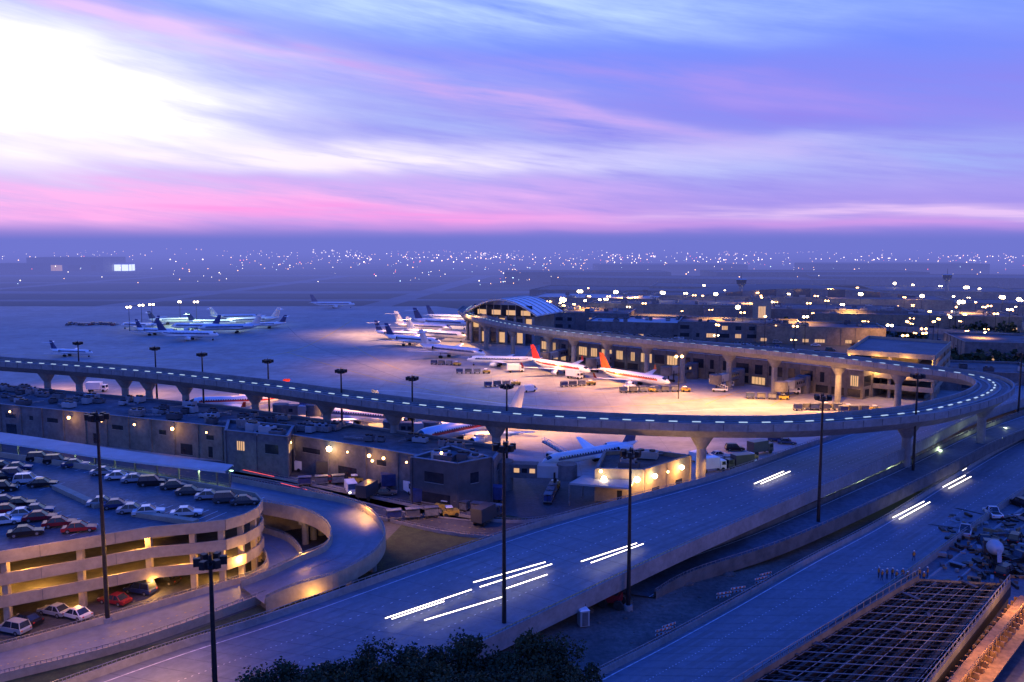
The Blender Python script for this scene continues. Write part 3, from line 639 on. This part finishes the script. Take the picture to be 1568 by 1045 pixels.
for u,v in ((395,700),(420,704),(465,718),(512,724),(35,610),(20,606),(1100,700),(1125,690),(1205,680),(1190,676),(590,758),(505,740)): car(P(u,v,.06),U(-30,30),name='service_car')
for i in range(70):
    u=U(850,1560);v=U(498,530)+ (u-850)*.03; car(P(u,v,.05),random.choice([-15,75])+U(-5,5))
def van():
    b=MB();b.box((-.5,0,1.35),(4.0,2,1.9),'white');b.box((2,0,.85),(1.2,1.95,.9),'white')
    b.face([(1.52,-.9,1.3),(2.3,-.9,1.3),(1.52,-.9,2.1)],'glass');b.face([(1.52,.9,1.3),(1.52,.9,2.1),(2.3,.9,1.3)],'glass');b.face([(2.4,-.9,1.3),(2.4,.9,1.3),(1.52,.85,2.2),(1.52,-.85,2.2)],'glass')
    for x in(-1.6,1.7):
        for s in(-1,1): b.cyl((x,s*.8,.38),(x,s*1.03,.38),.38,.38,'tyre',12)
    b.box((2.62,.7,.8),(.06,.3,.2),'lampw');b.box((2.62,-.7,.8),(.06,.3,.2),'lampw'); return b.mesh('service_van')
def truck(k='white'):
    b=MB();b.box((-1.1,0,2.1),(4.8,2.3,2.4),k);b.box((2.3,0,1.5),(1.6,2.1,1.9),k,taper=.92);b.face([(3.115,-.9,1.5),(3.115,.9,1.5),(3.05,.85,2.3),(3.05,-.85,2.3)],'glass')
    for s in(-1,1): b.face([(1.9,s*1.07,1.5),(2.9,s*1.07,1.5),(2.8,s*1.0,2.25),(1.95,s*1.0,2.25)],'glass')
    b.box((0,0,.75),(6.2,.9,.3),'steel')
    for x in(-2.3,2.2):
        for s in(-1,1): b.cyl((x,s*.8,.48),(x,s*1.12,.48),.48,.48,'tyre',12)
    return b.mesh('service_truck')
def tug():
    b=MB();b.box((0,0,.75),(3,1.7,.8),'yellow');b.box((-.3,0,1.75),(1.3,1.5,.08),'white')
    for x in(-.9,.3):
        for s in(-1,1): b.beam((x,s*.68,1.15),(x,s*.68,1.75),.08,.08,'steel')
    for x in(-1,1):
        for s in(-1,1): b.cyl((x,s*.6,.38),(x,s*.92,.38),.38,.38,'tyre',12)
    for q in range(3):
        x=-3.6-q*3.4;b.box((x,0,.6),(2.8,1.6,.15),'galv');b.box((x,0,1.2),(2.4,1.4,1.0),random.choice(['galv','navy','wall']));b.box((x,0,2.0),(2.7,1.6,.06),'galv')
        for e in(-1,1):
            b.beam((x+e*1.3,0,.6),(x+e*1.3,0,2),.07,.07,'steel')
            for s in(-1,1): b.cyl((x+e*.9,s*.6,.25),(x+e*.9,s*.8,.25),.25,.25,'tyre',10)
        b.beam((x+1.4,0,.5),(x+2.2,0,.5),.08,.08,'steel')
    return b.mesh('baggage_tug')
V_,T1,T2,T3,G_=van(),truck('white'),truck('cgr'),truck('navy'),tug()
for u,v,h in((628,754,-60),(538,755,-70),(470,721,0),(740,752,10),(965,600,20),(1140,712,20),(380,612,0),(590,715,10),(1070,705,40),(810,600,30),(560,730,15),(720,775,30)): inst(V_,'service_van',P(u,v,.06),math.radians(h))
for u,v,h,t in((566,762,70,T2),(668,755,-10,T1),(745,768,160,T3),(745,800,60,T2),(790,570,10,T1),(880,580,-40,T1),(1210,604,10,T1),(1130,718,200,T2),(510,728,10,T2),(150,600,0,T1),(690,770,20,T2),(660,772,10,T3),(1090,722,20,T1),(1165,695,30,T2),(610,748,15,T3),(640,735,10,T2)): inst(t,'service_truck',P(u,v,.06),math.radians(h))
for u,v,h in((600,728,-10),(460,716,5),(850,748,80),(680,780,160),(1000,600,10),(700,560,-20),(1200,612,-10),(1150,705,30),(1340,630,10),(640,668,0),(560,668,10),(905,590,20),(745,572,0),(1265,625,20),(430,640,10),(1050,600,0),(1300,628,0),(790,590,20),(545,740,12),(700,745,10),(690,790,15)): inst(G_,'baggage_tug',P(u,v,.06),math.radians(h))
def stairs():
    b=MB();b.beam((-3,0,.8),(3.2,0,3.4),1.2,.3,'galv');b.box((-.5,0,.8),(5,1.6,.5),'white')
    for s in(-1,1): b.beam((-3,s*.6,1.7),(3.2,s*.6,4.3),.08,.08,'white')
    for i in range(9):
        for s in(-1,1): b.beam((-3+i*.77,s*.6,.8+i*.325),(-3+i*.77,s*.6,1.7+i*.325),.06,.06,'white')
    for x in(-2,1.6):
        for s in(-1,1): b.cyl((x,s*.6,.4),(x,s*.9,.4),.4,.4,'tyre',10)
    return b.mesh('boarding_stairs')
S_=stairs()
for u,v,h in((850,700,150),(1110,592,160),(655,665,-30),(1100,600,170)): inst(S_,'boarding_stairs',P(u,v,.06),math.radians(h))
PK=carmesh('csi',5.4,1.95,True,True); PK2=carmesh('cwh',5.4,1.95,True,True); PK3=carmesh('cbk',5.4,1.95,True,True)
for u,v,h,m in((1478,818,60,PK),(1520,790,80,PK2),(1562,775,100,CM[5]),(1555,830,50,CM[5]),(1508,835,75,PK3),(1575,800,100,PK),(1590,835,60,PK3),(1600,870,70,PK2),(1560,860,20,PK3),(1540,880,40,CM[5])): inst(m,'pickup_truck',P(u,v,.08),math.radians(h))
b=MB()
b.box((3.2,0,1.7),(1.7,2.4,2.0),'cgr',taper=.93);b.face([(4.06,-1,1.7),(4.06,1,1.7),(4.0,.95,2.5),(4.0,-.95,2.5)],'glass');b.box((0,0,.95),(8,.9,.35),'steel')
b.grid([[Vector((x,math.cos(a)*r,2.5+x*-.12+math.sin(a)*r)) for a in [k*math.pi/8 for k in range(16)]] for x,r in((2.1,.3),(1.9,.8),(.8,1.15),(-.5,1.2),(-2.2,.85),(-3.3,.5),(-3.4,.1))],'roofl')
b.beam((-3.6,0,3.3),(-4.6,0,1.6),.6,.2,'galv')
for x in(-2.6,-1.4,3):
    for s in(-1,1): b.cyl((x,s*.8,.5),(x,s*1.2,.5),.5,.5,'tyre',12)
inst(b.mesh('concrete_mixer_truck'),'concrete_mixer_truck',P(1522,862,.08),math.radians(70))
b=MB()
b.box((0,0,1.3),(2.6,1.8,1.1),'crd');b.box((-.3,0,2.3),(1.2,1.4,1),'glass',taper=.85);b.box((-.3,0,2.85),(1.2,1.4,.1),'crd')
for s in(-1,1):
    b.beam((.6,s*.9,1.8),(3,s*.9,.8),.2,.25,'crd')
    for x in(-1.1,1.1): b.cyl((x,s*.8,.65),(x,s*1.25,.65),.65,.65,'tyre',14)
b.box((3.2,0,.6),(.7,2.3,.7),'steel');L_=b.mesh('wheel_loader')
inst(L_,'wheel_loader',P(937,928,.1),math.radians(160))
b=MB();b.box((0,0,1.15),(1.3,1.3,2.1),'roofl');b.box((0,0,2.28),(1.4,1.4,.16),'white',taper=.8);b.box((0,-.66,1.1),(.8,.04,1.8),'wall');b.cyl((.5,.5,2.3),(.5,.5,2.7),.06,.06,'steel',6)
inst(b.mesh('portable_toilet'),'portable_toilet',P(893,958,.1),.3)
b=MB()
for s in(0,1):
    b.beam((-1.2,0,.45+s*.5),(1.2,0,.45+s*.5),.05,.25,'paint')
    for i in range(4): b.beam((-1.05+i*.62,-.03,.45+s*.5),(-.8+i*.62,-.03,.45+s*.5),.03,.24,'orange')
for x in(-.9,.9): b.beam((x,-.4,0),(x,0,1.1),.06,.06,'galv');b.beam((x,.4,0),(x,0,1.1),.06,.06,'galv')
BR=b.mesh('road_barricade')
for u,v in((1108,918),(1130,910),(1172,888),(1165,895),(1015,975),(1024,968)): inst(BR,'road_barricade',P(u,v,.1),U(.3,.7),1.0)
b=MB()
for i in range(150):
    p=P(U(1440,1600),U(790,905),.1); b.box((p.x,p.y,.1+U(.1,.5)),(U(.3,2.4),U(.2,1),U(.15,.7)),random.choice(['rust','conc','steel','walld','steel']),U(0,3))
for i in range(14):
    p=P(U(1440,1600),U(790,905),.1); a=U(0,3)
    for j in range(7): b.beam((p.x+j*.14,p.y,.3+.1*(j%2)),(p.x+j*.14+math.cos(a)*5,p.y+math.sin(a)*5,.3+.1*(j%2)),.09,.09,'rust' if i%2 else 'steel')
b.obj('construction_materials')
b=MB()
for i in range(60):
    p=P(U(760,1130),U(870,985),.1); r=U(.1,.4); b.ball((p.x,p.y,.05),r,'dirt',6,.6)
for i in range(5):
    p=P(900+i*50+U(-15,15),935-i*14,.1); b.ball((p.x,p.y,.0),U(1,2),'dirt',10,.4)
b.obj('dirt_mounds')
# ------------------------------------------------------------------ bridge deck under construction
b=MB()
TL,TR,BL,BR_=P(1405,897,3),P(1545,905,3),P(1060,1110,3),P(1370,1130,3)
def q(s,t,dz=0): 
    a=TL.lerp(TR,s);c=BL.lerp(BR_,s); p=a.lerp(c,t); p.z+=dz; return p
for i in range(9): b.beam(q(i/8,0),q(i/8,1),.45,1.3,'steel')
for i in range(17): b.beam(q((i+.5)/17,0,.75),q((i+.5)/17,1,.75),.06,.06,'galv' if i%3==0 else 'steel')
for j in range(34): b.beam(q(0,j/33,.82),q(1,j/33,.82),.09,.08,'steel' if j%2 else 'galv')
for j in range(9): b.beam(q(0,j/8,.2),q(1,j/8,.2),.3,.6,'steel')
for i in range(16):
    s_,t_=R()*.9,R()*.95; b.box(q(s_,t_,1.0),(U(.8,2.6),U(.2,.6),.12),'walld',U(0,3))
b.face([q(0,0,-2.8),q(1,0,-2.8),q(1,1,-2.8),q(0,1,-2.8)],'concd')
for s in(0,1):
    b.beam(q(s,0,1),q(s,1,1),.3,1.0,'concd')
    for j in range(30): b.beam(q(s,j/29,1.4),q(s,j/29,2.3),.06,.06,'galv')
    b.beam(q(s,0,2.3),q(s,1,2.3),.07,.07,'galv')
b.face([q(0,0,1),q(1,0,1),q(1,0,-3),q(0,0,-3)],'concd')
b.obj('bridge_under_construction')
b=MB()
A0,A1=P(1570,915,3.5),P(1400,1120,3.5)
for j in range(26):
    a=A0.lerp(A1,j/25); b.box((a.x,a.y,1.6),(.3,2.6,3.2),'rust',.7); b.beam(a+Vector((1.3,0,-.2)),a+Vector((1.3,0,1.2)),.08,.08,'rust')
b.beam(A0,A1,1.2,.25,'rust');b.beam(A0+Vector((2,0,-1)),A1+Vector((2,0,-1)),2,.15,'rust');b.beam(A0+Vector((1.3,0,1.1)),A1+Vector((1.3,0,1.1)),.1,.12,'rust')
b.obj('timber_formwork')
# ------------------------------------------------------------------ workers
def worker(p,h,pose):
    e=empty('construction_worker')
    lean,arm,st=pose
    V=[];Ed=[];Rd=[]
    def v(x,y,z,r,par=None):
        V.append((x,y,z));Rd.append(r)
        if par is not None: Ed.append((par,len(V)-1))
        return len(V)-1
    pel=v(0,0,.95,.14);w=v(lean*.3,0,1.12,.13,pel);ch=v(lean*.7,0,1.34,.16,w);nk=v(lean,0,1.5,.06,ch);hd=v(lean*1.15,0,1.58,.055,nk)
    for s in(-1,1):
        hp=v(0,s*.1,.9,.1,pel);kn=v(.04+st*s*.18,s*.11,.5,.065,hp);an_=v(st*s*.25-.02,s*.12,.1,.045,kn);v(st*s*.25+.16,s*.13,.04,.04,an_)
        sh=v(lean*.8,s*.2,1.42,.06,ch);el=v(lean*.8+arm*.12,s*.27,1.15,.045,sh);wr=v(lean*.8+arm*.3,s*.24,.95+arm*.15,.03,el);pm=v(lean*.8+arm*.36,s*.24,.88+arm*.16,.03,wr)
        for f in range(4): v(lean*.8+arm*.38+f*.012-.02,s*.235,.79+arm*.18+abs(f-1.5)*.01,.009,pm)
        v(lean*.8+arm*.4+.03,s*.21,.85+arm*.16,.01,pm)
    me=bpy.data.meshes.new('body');me.from_pydata(V,Ed,[])
    o=bpy.data.objects.new('body',me);col.objects.link(o);o.parent=e;me.materials.append(M['jean'])
    sk=o.modifiers.new('skin','SKIN');
    for i,r in enumerate(Rd): me.skin_vertices[0].data[i].radius=(r,r)
    me.skin_vertices[0].data[0].use_root=True
    sub=o.modifiers.new('sub','SUBSURF');sub.levels=1;sub.render_levels=1
    b=MB(); x=lean*1.2
    rings=[[Vector((xx+math.cos(a)*rx,math.sin(a)*ry,z)) for a in[k*math.pi/6 for k in range(12)]] for z,xx,rx,ry in((1.0,lean*.1,.15,.19),(1.15,lean*.35,.15,.18),(1.32,lean*.65,.17,.21),(1.45,lean*.85,.13,.19),(1.49,lean*.95,.07,.08))]
    b.grid(rings,'vest');b.ball((x,0,1.66),.1,'skin',10,1.2);b.box((x+.1,0,1.65),(.03,.025,.04),'skin');b.ball((x,0,1.73),.125,'hat',10,.7);b.box((x+.08,0,1.72),(.16,.2,.02),'hat')
    for s in(-1,1): b.box((x+.088,s*.035,1.68),(.015,.02,.012),'hair');b.box((x,s*.1,1.66),(.03,.02,.05),'skin')
    b.box((x+.09,0,1.61),(.015,.04,.008),'red')
    o2=b.obj('vest_head');o2.parent=e
    e.location=p;e.rotation_euler=(0,0,math.radians(h))
for u,v_,h,ps in((1350,890,-60,(.05,.3,.3)),(1358,888,200,(0,.8,0)),(1372,891,30,(.12,.9,.3)),(1382,888,-120,(.02,.2,0)),(1390,893,180,(.05,.7,.2)),(1400,893,-30,(0,.1,0)),(1408,888,90,(.15,1,.2)),(1399,860,-90,(0,.3,.6)),(1414,893,-100,(.05,.5,.1)),(1366,887,-80,(.03,.4,.1)),(1345,886,10,(.03,.2,.1)),(1420,886,140,(.03,.6,.1))): worker(P(u,v_,.3),h,ps)
# ------------------------------------------------------------------ trees
def tree_mesh(h,rad,seed,nl=7500):
    rs=random.Random(seed);b=MB();b.cyl((0,0,0),(.2,.1,h*.5),.32,.2,'bark',8,False)
    cl=[]
    for i in range(34):
        a=rs.uniform(0,6.28);t=rs.uniform(.3,.93);rr=rad*math.sin(math.pi*min(.98,(t-.12)))*rs.uniform(.25,1)
        c=Vector((math.cos(a)*rr,math.sin(a)*rr,h*t));cl.append((c,rs.uniform(.8,1.6)*rad/4))
        b.cyl((.1,.05,h*rs.uniform(.2,.5)),c,.09,.03,'bark',5,False)
    for i in range(nl):
        c,r=rs.choice(cl)
        d=Vector((rs.gauss(0,1),rs.gauss(0,1),rs.gauss(0,1)*.75)).normalized()*r*rs.uniform(.3,1.12)
        p=c+d; x=Vector((rs.gauss(0,1),rs.gauss(0,1),rs.gauss(0,.6))).normalized();y=x.cross(Vector((rs.gauss(0,1),rs.gauss(0,1),rs.gauss(0,1)))).normalized()
        s=rs.uniform(.13,.28)
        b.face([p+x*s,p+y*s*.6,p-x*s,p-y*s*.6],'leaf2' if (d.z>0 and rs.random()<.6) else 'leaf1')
    return b.mesh('tree')
TM=[tree_mesh(11,4.6,1),tree_mesh(10,4.4,5)]
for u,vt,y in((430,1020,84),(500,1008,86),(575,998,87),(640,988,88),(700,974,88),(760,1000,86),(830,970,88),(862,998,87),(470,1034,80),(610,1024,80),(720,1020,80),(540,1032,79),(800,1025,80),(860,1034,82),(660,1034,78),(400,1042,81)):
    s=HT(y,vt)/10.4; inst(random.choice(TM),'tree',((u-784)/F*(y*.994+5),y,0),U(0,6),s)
def treemass(pts,name='distant_trees'):
    b=MB()
    for (p,w,h) in pts:
        for i in range(120):
            a=U(0,6.28);r=w*math.sqrt(R());c=Vector((p.x+math.cos(a)*r,p.y+math.sin(a)*r*.6,h*U(.15,1)*(1-(r/w)**3*.5)))
            x=Vector((U(-1,1),U(-1,1),U(-.6,.6))).normalized();y=x.cross(Vector((U(-1,1),U(-1,1),U(-1,1)))).normalized();s=U(.6,1.3)
            b.face([c+x*s,c+y*s,c-x*s,c-y*s],random.choice(['leaf1','leaf2']))
    b.obj(name)
treemass([(P(u,v),U(5,9),U(5,8)) for u,v in((1465,548),(1480,545),(1500,552),(1520,555),(1545,560),(1400,520),(1370,517),(1250,512),(1290,514),(1540,512),(1500,508),(1340,512),(1430,560),(1120,512),(1560,580),(1590,560),(1470,515),(1060,505),(960,500),(1200,505),(1440,500),(1555,530),(1530,535),(1490,560),(1510,565),(1475,562))])
# ------------------------------------------------------------------ lamps the photograph shows
OR=(1,.43,.09)
def on_line(u,line,z,zl):
    for (u0,v0),(u1,v1) in zip(line,line[1:]):
        if u0<=u<=u1:
            t=(u-u0)/(u1-u0); p=P(u,v0+(v1-v0)*t,zl); return Vector((p.x-.2,p.y-1.3,z))
    return P(u,line[-1][1],zl)
b=MB()
wl=[]
for u,r in((20,.22),(110,.38),(160,.2),(210,.26),(268,.4),(320,.2),(370,.38),(448,.3),(507,.6),(535,.2),(568,.36),(590,.3),(625,.2),(675,.5),(735,.3)): wl.append((on_line(u,front,6.6,TZ),r))
gl=[(912,768),(985,770),(1056,745)]
for u,r in((925,.55),(975,.6),(1002,.5),(1022,.25),(1043,.5)): wl.append((on_line(u,gl,4.9,0),r))
for u,v,z,r in((920,722,6.3,.34),(700,735,3,.25),(630,738,2,.2),(570,706,8,.25),(676,694,11,.25)): wl.append((P(u,v,z),r))
for p,r in wl:
    b.ball(p,r,'lampo' if r<.5 else 'lampw',8); b.beam(p+Vector((0,.0,.1)),p+Vector((.1,1.2,.1)),.1,.1,'steel')
    if r>=.35: lamp(p+Vector((0,-1.2,-.6)),330 if r<.5 else 900,OR,.15)
b.obj('wall_lamp')
for u,v,z,pw,c in((560,512,22,66000,(1,.5,.18)),(640,520,20,66000,(1,.52,.2)),(715,530,18,46000,(1,.48,.14)),(690,498,20,66000,(1,.6,.32)),(600,560,22,34000,OR),(800,575,18,42000,OR),(900,590,16,36000,OR),(1000,612,16,40000,OR),(1090,622,16,52000,OR),(1180,624,15,44000,OR),(1280,626,14,28000,OR),(960,640,17,44000,OR),(840,655,12,28000,OR),
    (640,660,12,30000,OR),(560,650,12,30000,OR),(450,632,12,22000,OR),(360,615,12,18000,OR),(220,605,12,14000,OR),(90,598,12,12000,OR),(740,668,12,24000,OR),(290,500,18,34000,(.65,1,.6)),(360,500,18,16000,(.7,1,.7)),(860,545,9,9000,OR),(750,510,10,12000,OR),(1350,535,18,34000,OR),(1100,515,16,46000,OR),(1000,505,16,46000,OR),(1220,520,16,46000,OR),(900,500,16,40000,OR),(1480,500,14,50000,OR),(1300,500,14,50000,OR),(1150,488,16,90000,OR),(1400,485,16,90000,OR),(960,480,16,90000,OR),(1270,478,18,90000,OR),(1500,545,12,14000,OR),(1050,680,12,10000,OR)):
    flood(P(u,v)+Vector((0,0,z)),pw,c)
lamp(P(760,475,25),16000,(1,.75,.5))
for u,v in((860,556),(950,568),(1050,580),(1150,592),(1250,606)): lamp(P(u,v,4)+Vector((-2,-4,0)),2200,OR,.15)
for u,v,z in((40,895,5),(160,880,5),(270,865,5),(100,925,2),(220,905,2),(330,850,5),(320,885,2),(-60,930,2),(-40,900,5),(20,870,8.2),(200,840,8.2)): 
    p=P(u,v,z); lamp(p+Vector((0,3.5,0)),850,(1,.45,.08),.15)
lamp(P(460,842,4.6),1800,(1,.47,.1),.2);lamp(P(370,858,3.4),1100,(1,.47,.1),.2);flood(P(250,965,8),4200,OR);flood(P(60,1010,8),4200,OR);lamp(P(480,915,1.6),500,(1,.47,.1),.15)
lamp(P(60,900,9),1000,OR,.15);lamp(P(250,860,9),900,OR,.15)
flood(P(230,800,16),3000,OR);flood(P(60,780,16),3600,OR);lamp(P(1540,960,8),3200,OR,.15);lamp(P(1568,900,7),2400,OR,.15);lamp(P(1510,1030,6),1500,OR,.15)
for u,v in((1260,735),(1310,720),(1360,700)): lamp(P(u,v,2.2),1000,(.75,1,.6),.15)
for u,v in((1440,690),(1500,670),(1540,655)): lamp(P(u,v,3),900,(.8,1,.6),.15)
for u,v in((700,745),(600,735),(470,710),(1100,700),(560,765)): flood(P(u,v,8),2800,OR)
for i,(u,v) in enumerate(((1310,543),(1350,546),(1395,549),(1425,550))):
    lamp(P(u,v,14)+Vector((0,4,-1.6)),1100,(1,.5,.12),.15); lamp(P(u,v,14)+Vector((0,4,-5.2)),1100,(1,.5,.12),.15)
# ------------------------------------------------------------------ haze layer over the airfield
hm=bpy.data.materials.new('haze');hm.use_nodes=True;nt=hm.node_tree;nt.nodes.clear()
o=nt.nodes.new('ShaderNodeOutputMaterial');ad=nt.nodes.new('ShaderNodeAddShader');va=nt.nodes.new('ShaderNodeVolumeAbsorption');em=nt.nodes.new('ShaderNodeEmission')
SG=1.0e-3
va.inputs['Color'].default_value=(0,0,0,1);va.inputs['Density'].default_value=SG;em.inputs['Color'].default_value=(.165,.185,.64,1);em.inputs['Strength'].default_value=SG
nt.links.new(va.outputs[0],ad.inputs[0]);nt.links.new(em.outputs[0],ad.inputs[1]);nt.links.new(ad.outputs[0],o.inputs['Volume'])
M['haze']=hm;b=MB();b.box((0,12500,30),(44000,24000,66),'haze');b.obj('haze')
# ------------------------------------------------------------------ sky
w=bpy.data.worlds.new("World");scene.world=w;w.use_nodes=True;nt=w.node_tree;nt.nodes.clear();lk=nt.links
def mk(t): return nt.nodes.new(t)
def Mt(op,a,b=None,c=None,clamp=False):
    n=mk('ShaderNodeMath');n.operation=op;n.use_clamp=clamp
    for i,x in enumerate((a,b,c)):
        if x is None: continue
        if isinstance(x,(int,float)): n.inputs[i].default_value=x
        else: lk.new(x,n.inputs[i])
    return n.outputs[0]
tc=mk('ShaderNodeTexCoord');sp=mk('ShaderNodeSeparateXYZ');lk.new(tc.outputs['Generated'],sp.inputs[0])
az=Mt('ARCTAN2',sp.outputs[0],sp.outputs[1]);el=Mt('ARCSINE',sp.outputs[2])
def noise(sa,se,detail=5,tilt=0,seed=0,rough=.55):
    cx_=mk('ShaderNodeCombineXYZ');lk.new(Mt('MULTIPLY',az,sa),cx_.inputs[0]);lk.new(Mt('MULTIPLY',Mt('MULTIPLY_ADD',az,tilt,el),se),cx_.inputs[1]);cx_.inputs[2].default_value=seed
    n=mk('ShaderNodeTexNoise');n.inputs['Scale'].default_value=1;n.inputs['Detail'].default_value=detail;n.inputs['Roughness'].default_value=rough;lk.new(cx_.outputs[0],n.inputs['Vector']);return n.outputs[0]
nw=noise(3,14,4,.1,3.1);nw2=noise(4,16,3,.1,8.1)
azw=Mt('ADD',az,Mt('MULTIPLY',Mt('SUBTRACT',nw,.5),.35));elw=Mt('ADD',el,Mt('MULTIPLY',Mt('SUBTRACT',nw2,.5),.045))
st1=noise(5,60,6,.12,1.7,.62);st2=noise(4,34,6,.18,5.2,.62);st3=noise(6,110,4,.02,9.4)
rp=mk('ShaderNodeValToRGB');lk.new(Mt('MULTIPLY',el,1/1.6,clamp=True),rp.inputs[0]);cr_=rp.color_ramp
stops=[(0,(.2,.2,.68)),(.02,(.33,.26,.82)),(.06,(.36,.31,.88)),(.12,(.26,.29,.92)),(.2,(.18,.27,1.0)),(.3,(.2,.36,1.0)),(.6,(.03,.16,1.25)),(1.5,(.015,.12,1.2))]
while len(cr_.elements)<len(stops): cr_.elements.new(.5)
for e_,(x,c) in zip(cr_.elements,stops): e_.position=x/1.6;e_.color=(*c,1)
cur=rp.outputs[0]
def blob(a0,e0,sa,se,c,s,tilt=0,nz=None,k=0,warp=True):
    global cur
    A=azw if warp else az;Ee=elw if warp else el
    da=Mt('SUBTRACT',A,a0);de=Mt('SUBTRACT',Mt('MULTIPLY_ADD',da,tilt,Ee),e0)
    g=Mt('ADD',Mt('POWER',Mt('DIVIDE',da,sa),2),Mt('POWER',Mt('DIVIDE',de,se),2))
    g=Mt('POWER',2.71828,Mt('MULTIPLY',g,-1));g=Mt('MULTIPLY',g,s)
    if nz is not None:
        g=Mt('MULTIPLY',g,Mt('MULTIPLY_ADD',Mt('SUBTRACT',nz,.5),k,1,clamp=False))
    g=Mt('MINIMUM',Mt('MAXIMUM',g,0),1)
    m=mk('ShaderNodeMix');m.data_type='RGBA';m.clamp_factor=True;lk.new(g,m.inputs[0]);lk.new(cur,m.inputs[6]);m.inputs[7].default_value=(*c,1);cur=m.outputs[2]
blob(.25,.13,.5,.05,(.28,.24,.88),.6,0,st2,5)
blob(-.05,.25,.4,.025,(.5,.68,1.05),.8,.05,st2,4)
blob(-.3,.2,.3,.03,(.42,.5,1.0),.6,.1,st2,4)
blob(.35,.085,.4,.022,(.36,.44,.95),.7,0,st1,5)
blob(-.1,.135,.3,.02,(.36,.42,.95),.6,.1,st1,5)
blob(-.53,.15,.24,.066,(1.1,1.1,1.15),1.5,.12,st2,2.2)
blob(-.75,.12,.2,.07,(1.1,1.1,1.15),.8)
blob(-.2,.091,.30,.018,(1.0,.93,1.1),1.15,0,st1,3)
blob(.15,.100,.22,.008,(.6,.58,1.0),.8,0,st1,3)
blob(-.1,.17,.42,.013,(.55,.4,.93),.65,.2,st1,6)
blob(-.5,.235,.25,.010,(.8,.58,1.0),.8,.2,st1,4)
blob(.2,.165,.3,.014,(.38,.3,.92),.7,.12,st2,5)
blob(-.12,.06,.4,.018,(.60,.42,.95),.6,0,st1,5)
blob(-.42,.04,.42,.019,(.96,.48,.92),.95,0,st1,4)
blob(-.12,.028,.28,.011,(.95,.34,.84),.95,.02,st3,3)
blob(.42,.030,.32,.009,(.8,.56,.95),.85,-.01,st3,4)
blob(.25,.018,.5,.007,(.64,.34,.85),.75,0,st3,3)
blob(0,0,9,.010,(.26,.23,.72),.85,0,None,0,False)
sky=mk('ShaderNodeTexSky');sky.sky_type='NISHITA';sky.sun_disc=False;sky.sun_elevation=math.radians(1);sky.sun_rotation=math.radians(-28)
bg=mk('ShaderNodeBackground');lk.new(cur,bg.inputs[0]);bg.inputs[1].default_value=1.0
bg2=mk('ShaderNodeBackground');lk.new(sky.outputs[0],bg2.inputs[0]);bg2.inputs[1].default_value=.005
ads=mk('ShaderNodeAddShader');wo=mk('ShaderNodeOutputWorld');lk.new(bg.outputs[0],ads.inputs[0]);lk.new(bg2.outputs[0],ads.inputs[1]);lk.new(ads.outputs[0],wo.inputs[0])
sl=bpy.data.lights.new('dusk_backlight','SUN');sl.energy=.06;sl.angle=math.radians(15);sl.color=(1,.8,.95);so=bpy.data.objects.new('dusk_backlight',sl);col.objects.link(so)  # weak backlight added for a slight rim; the sun is already down
so.rotation_euler=(math.radians(80),0,math.radians(180+28))
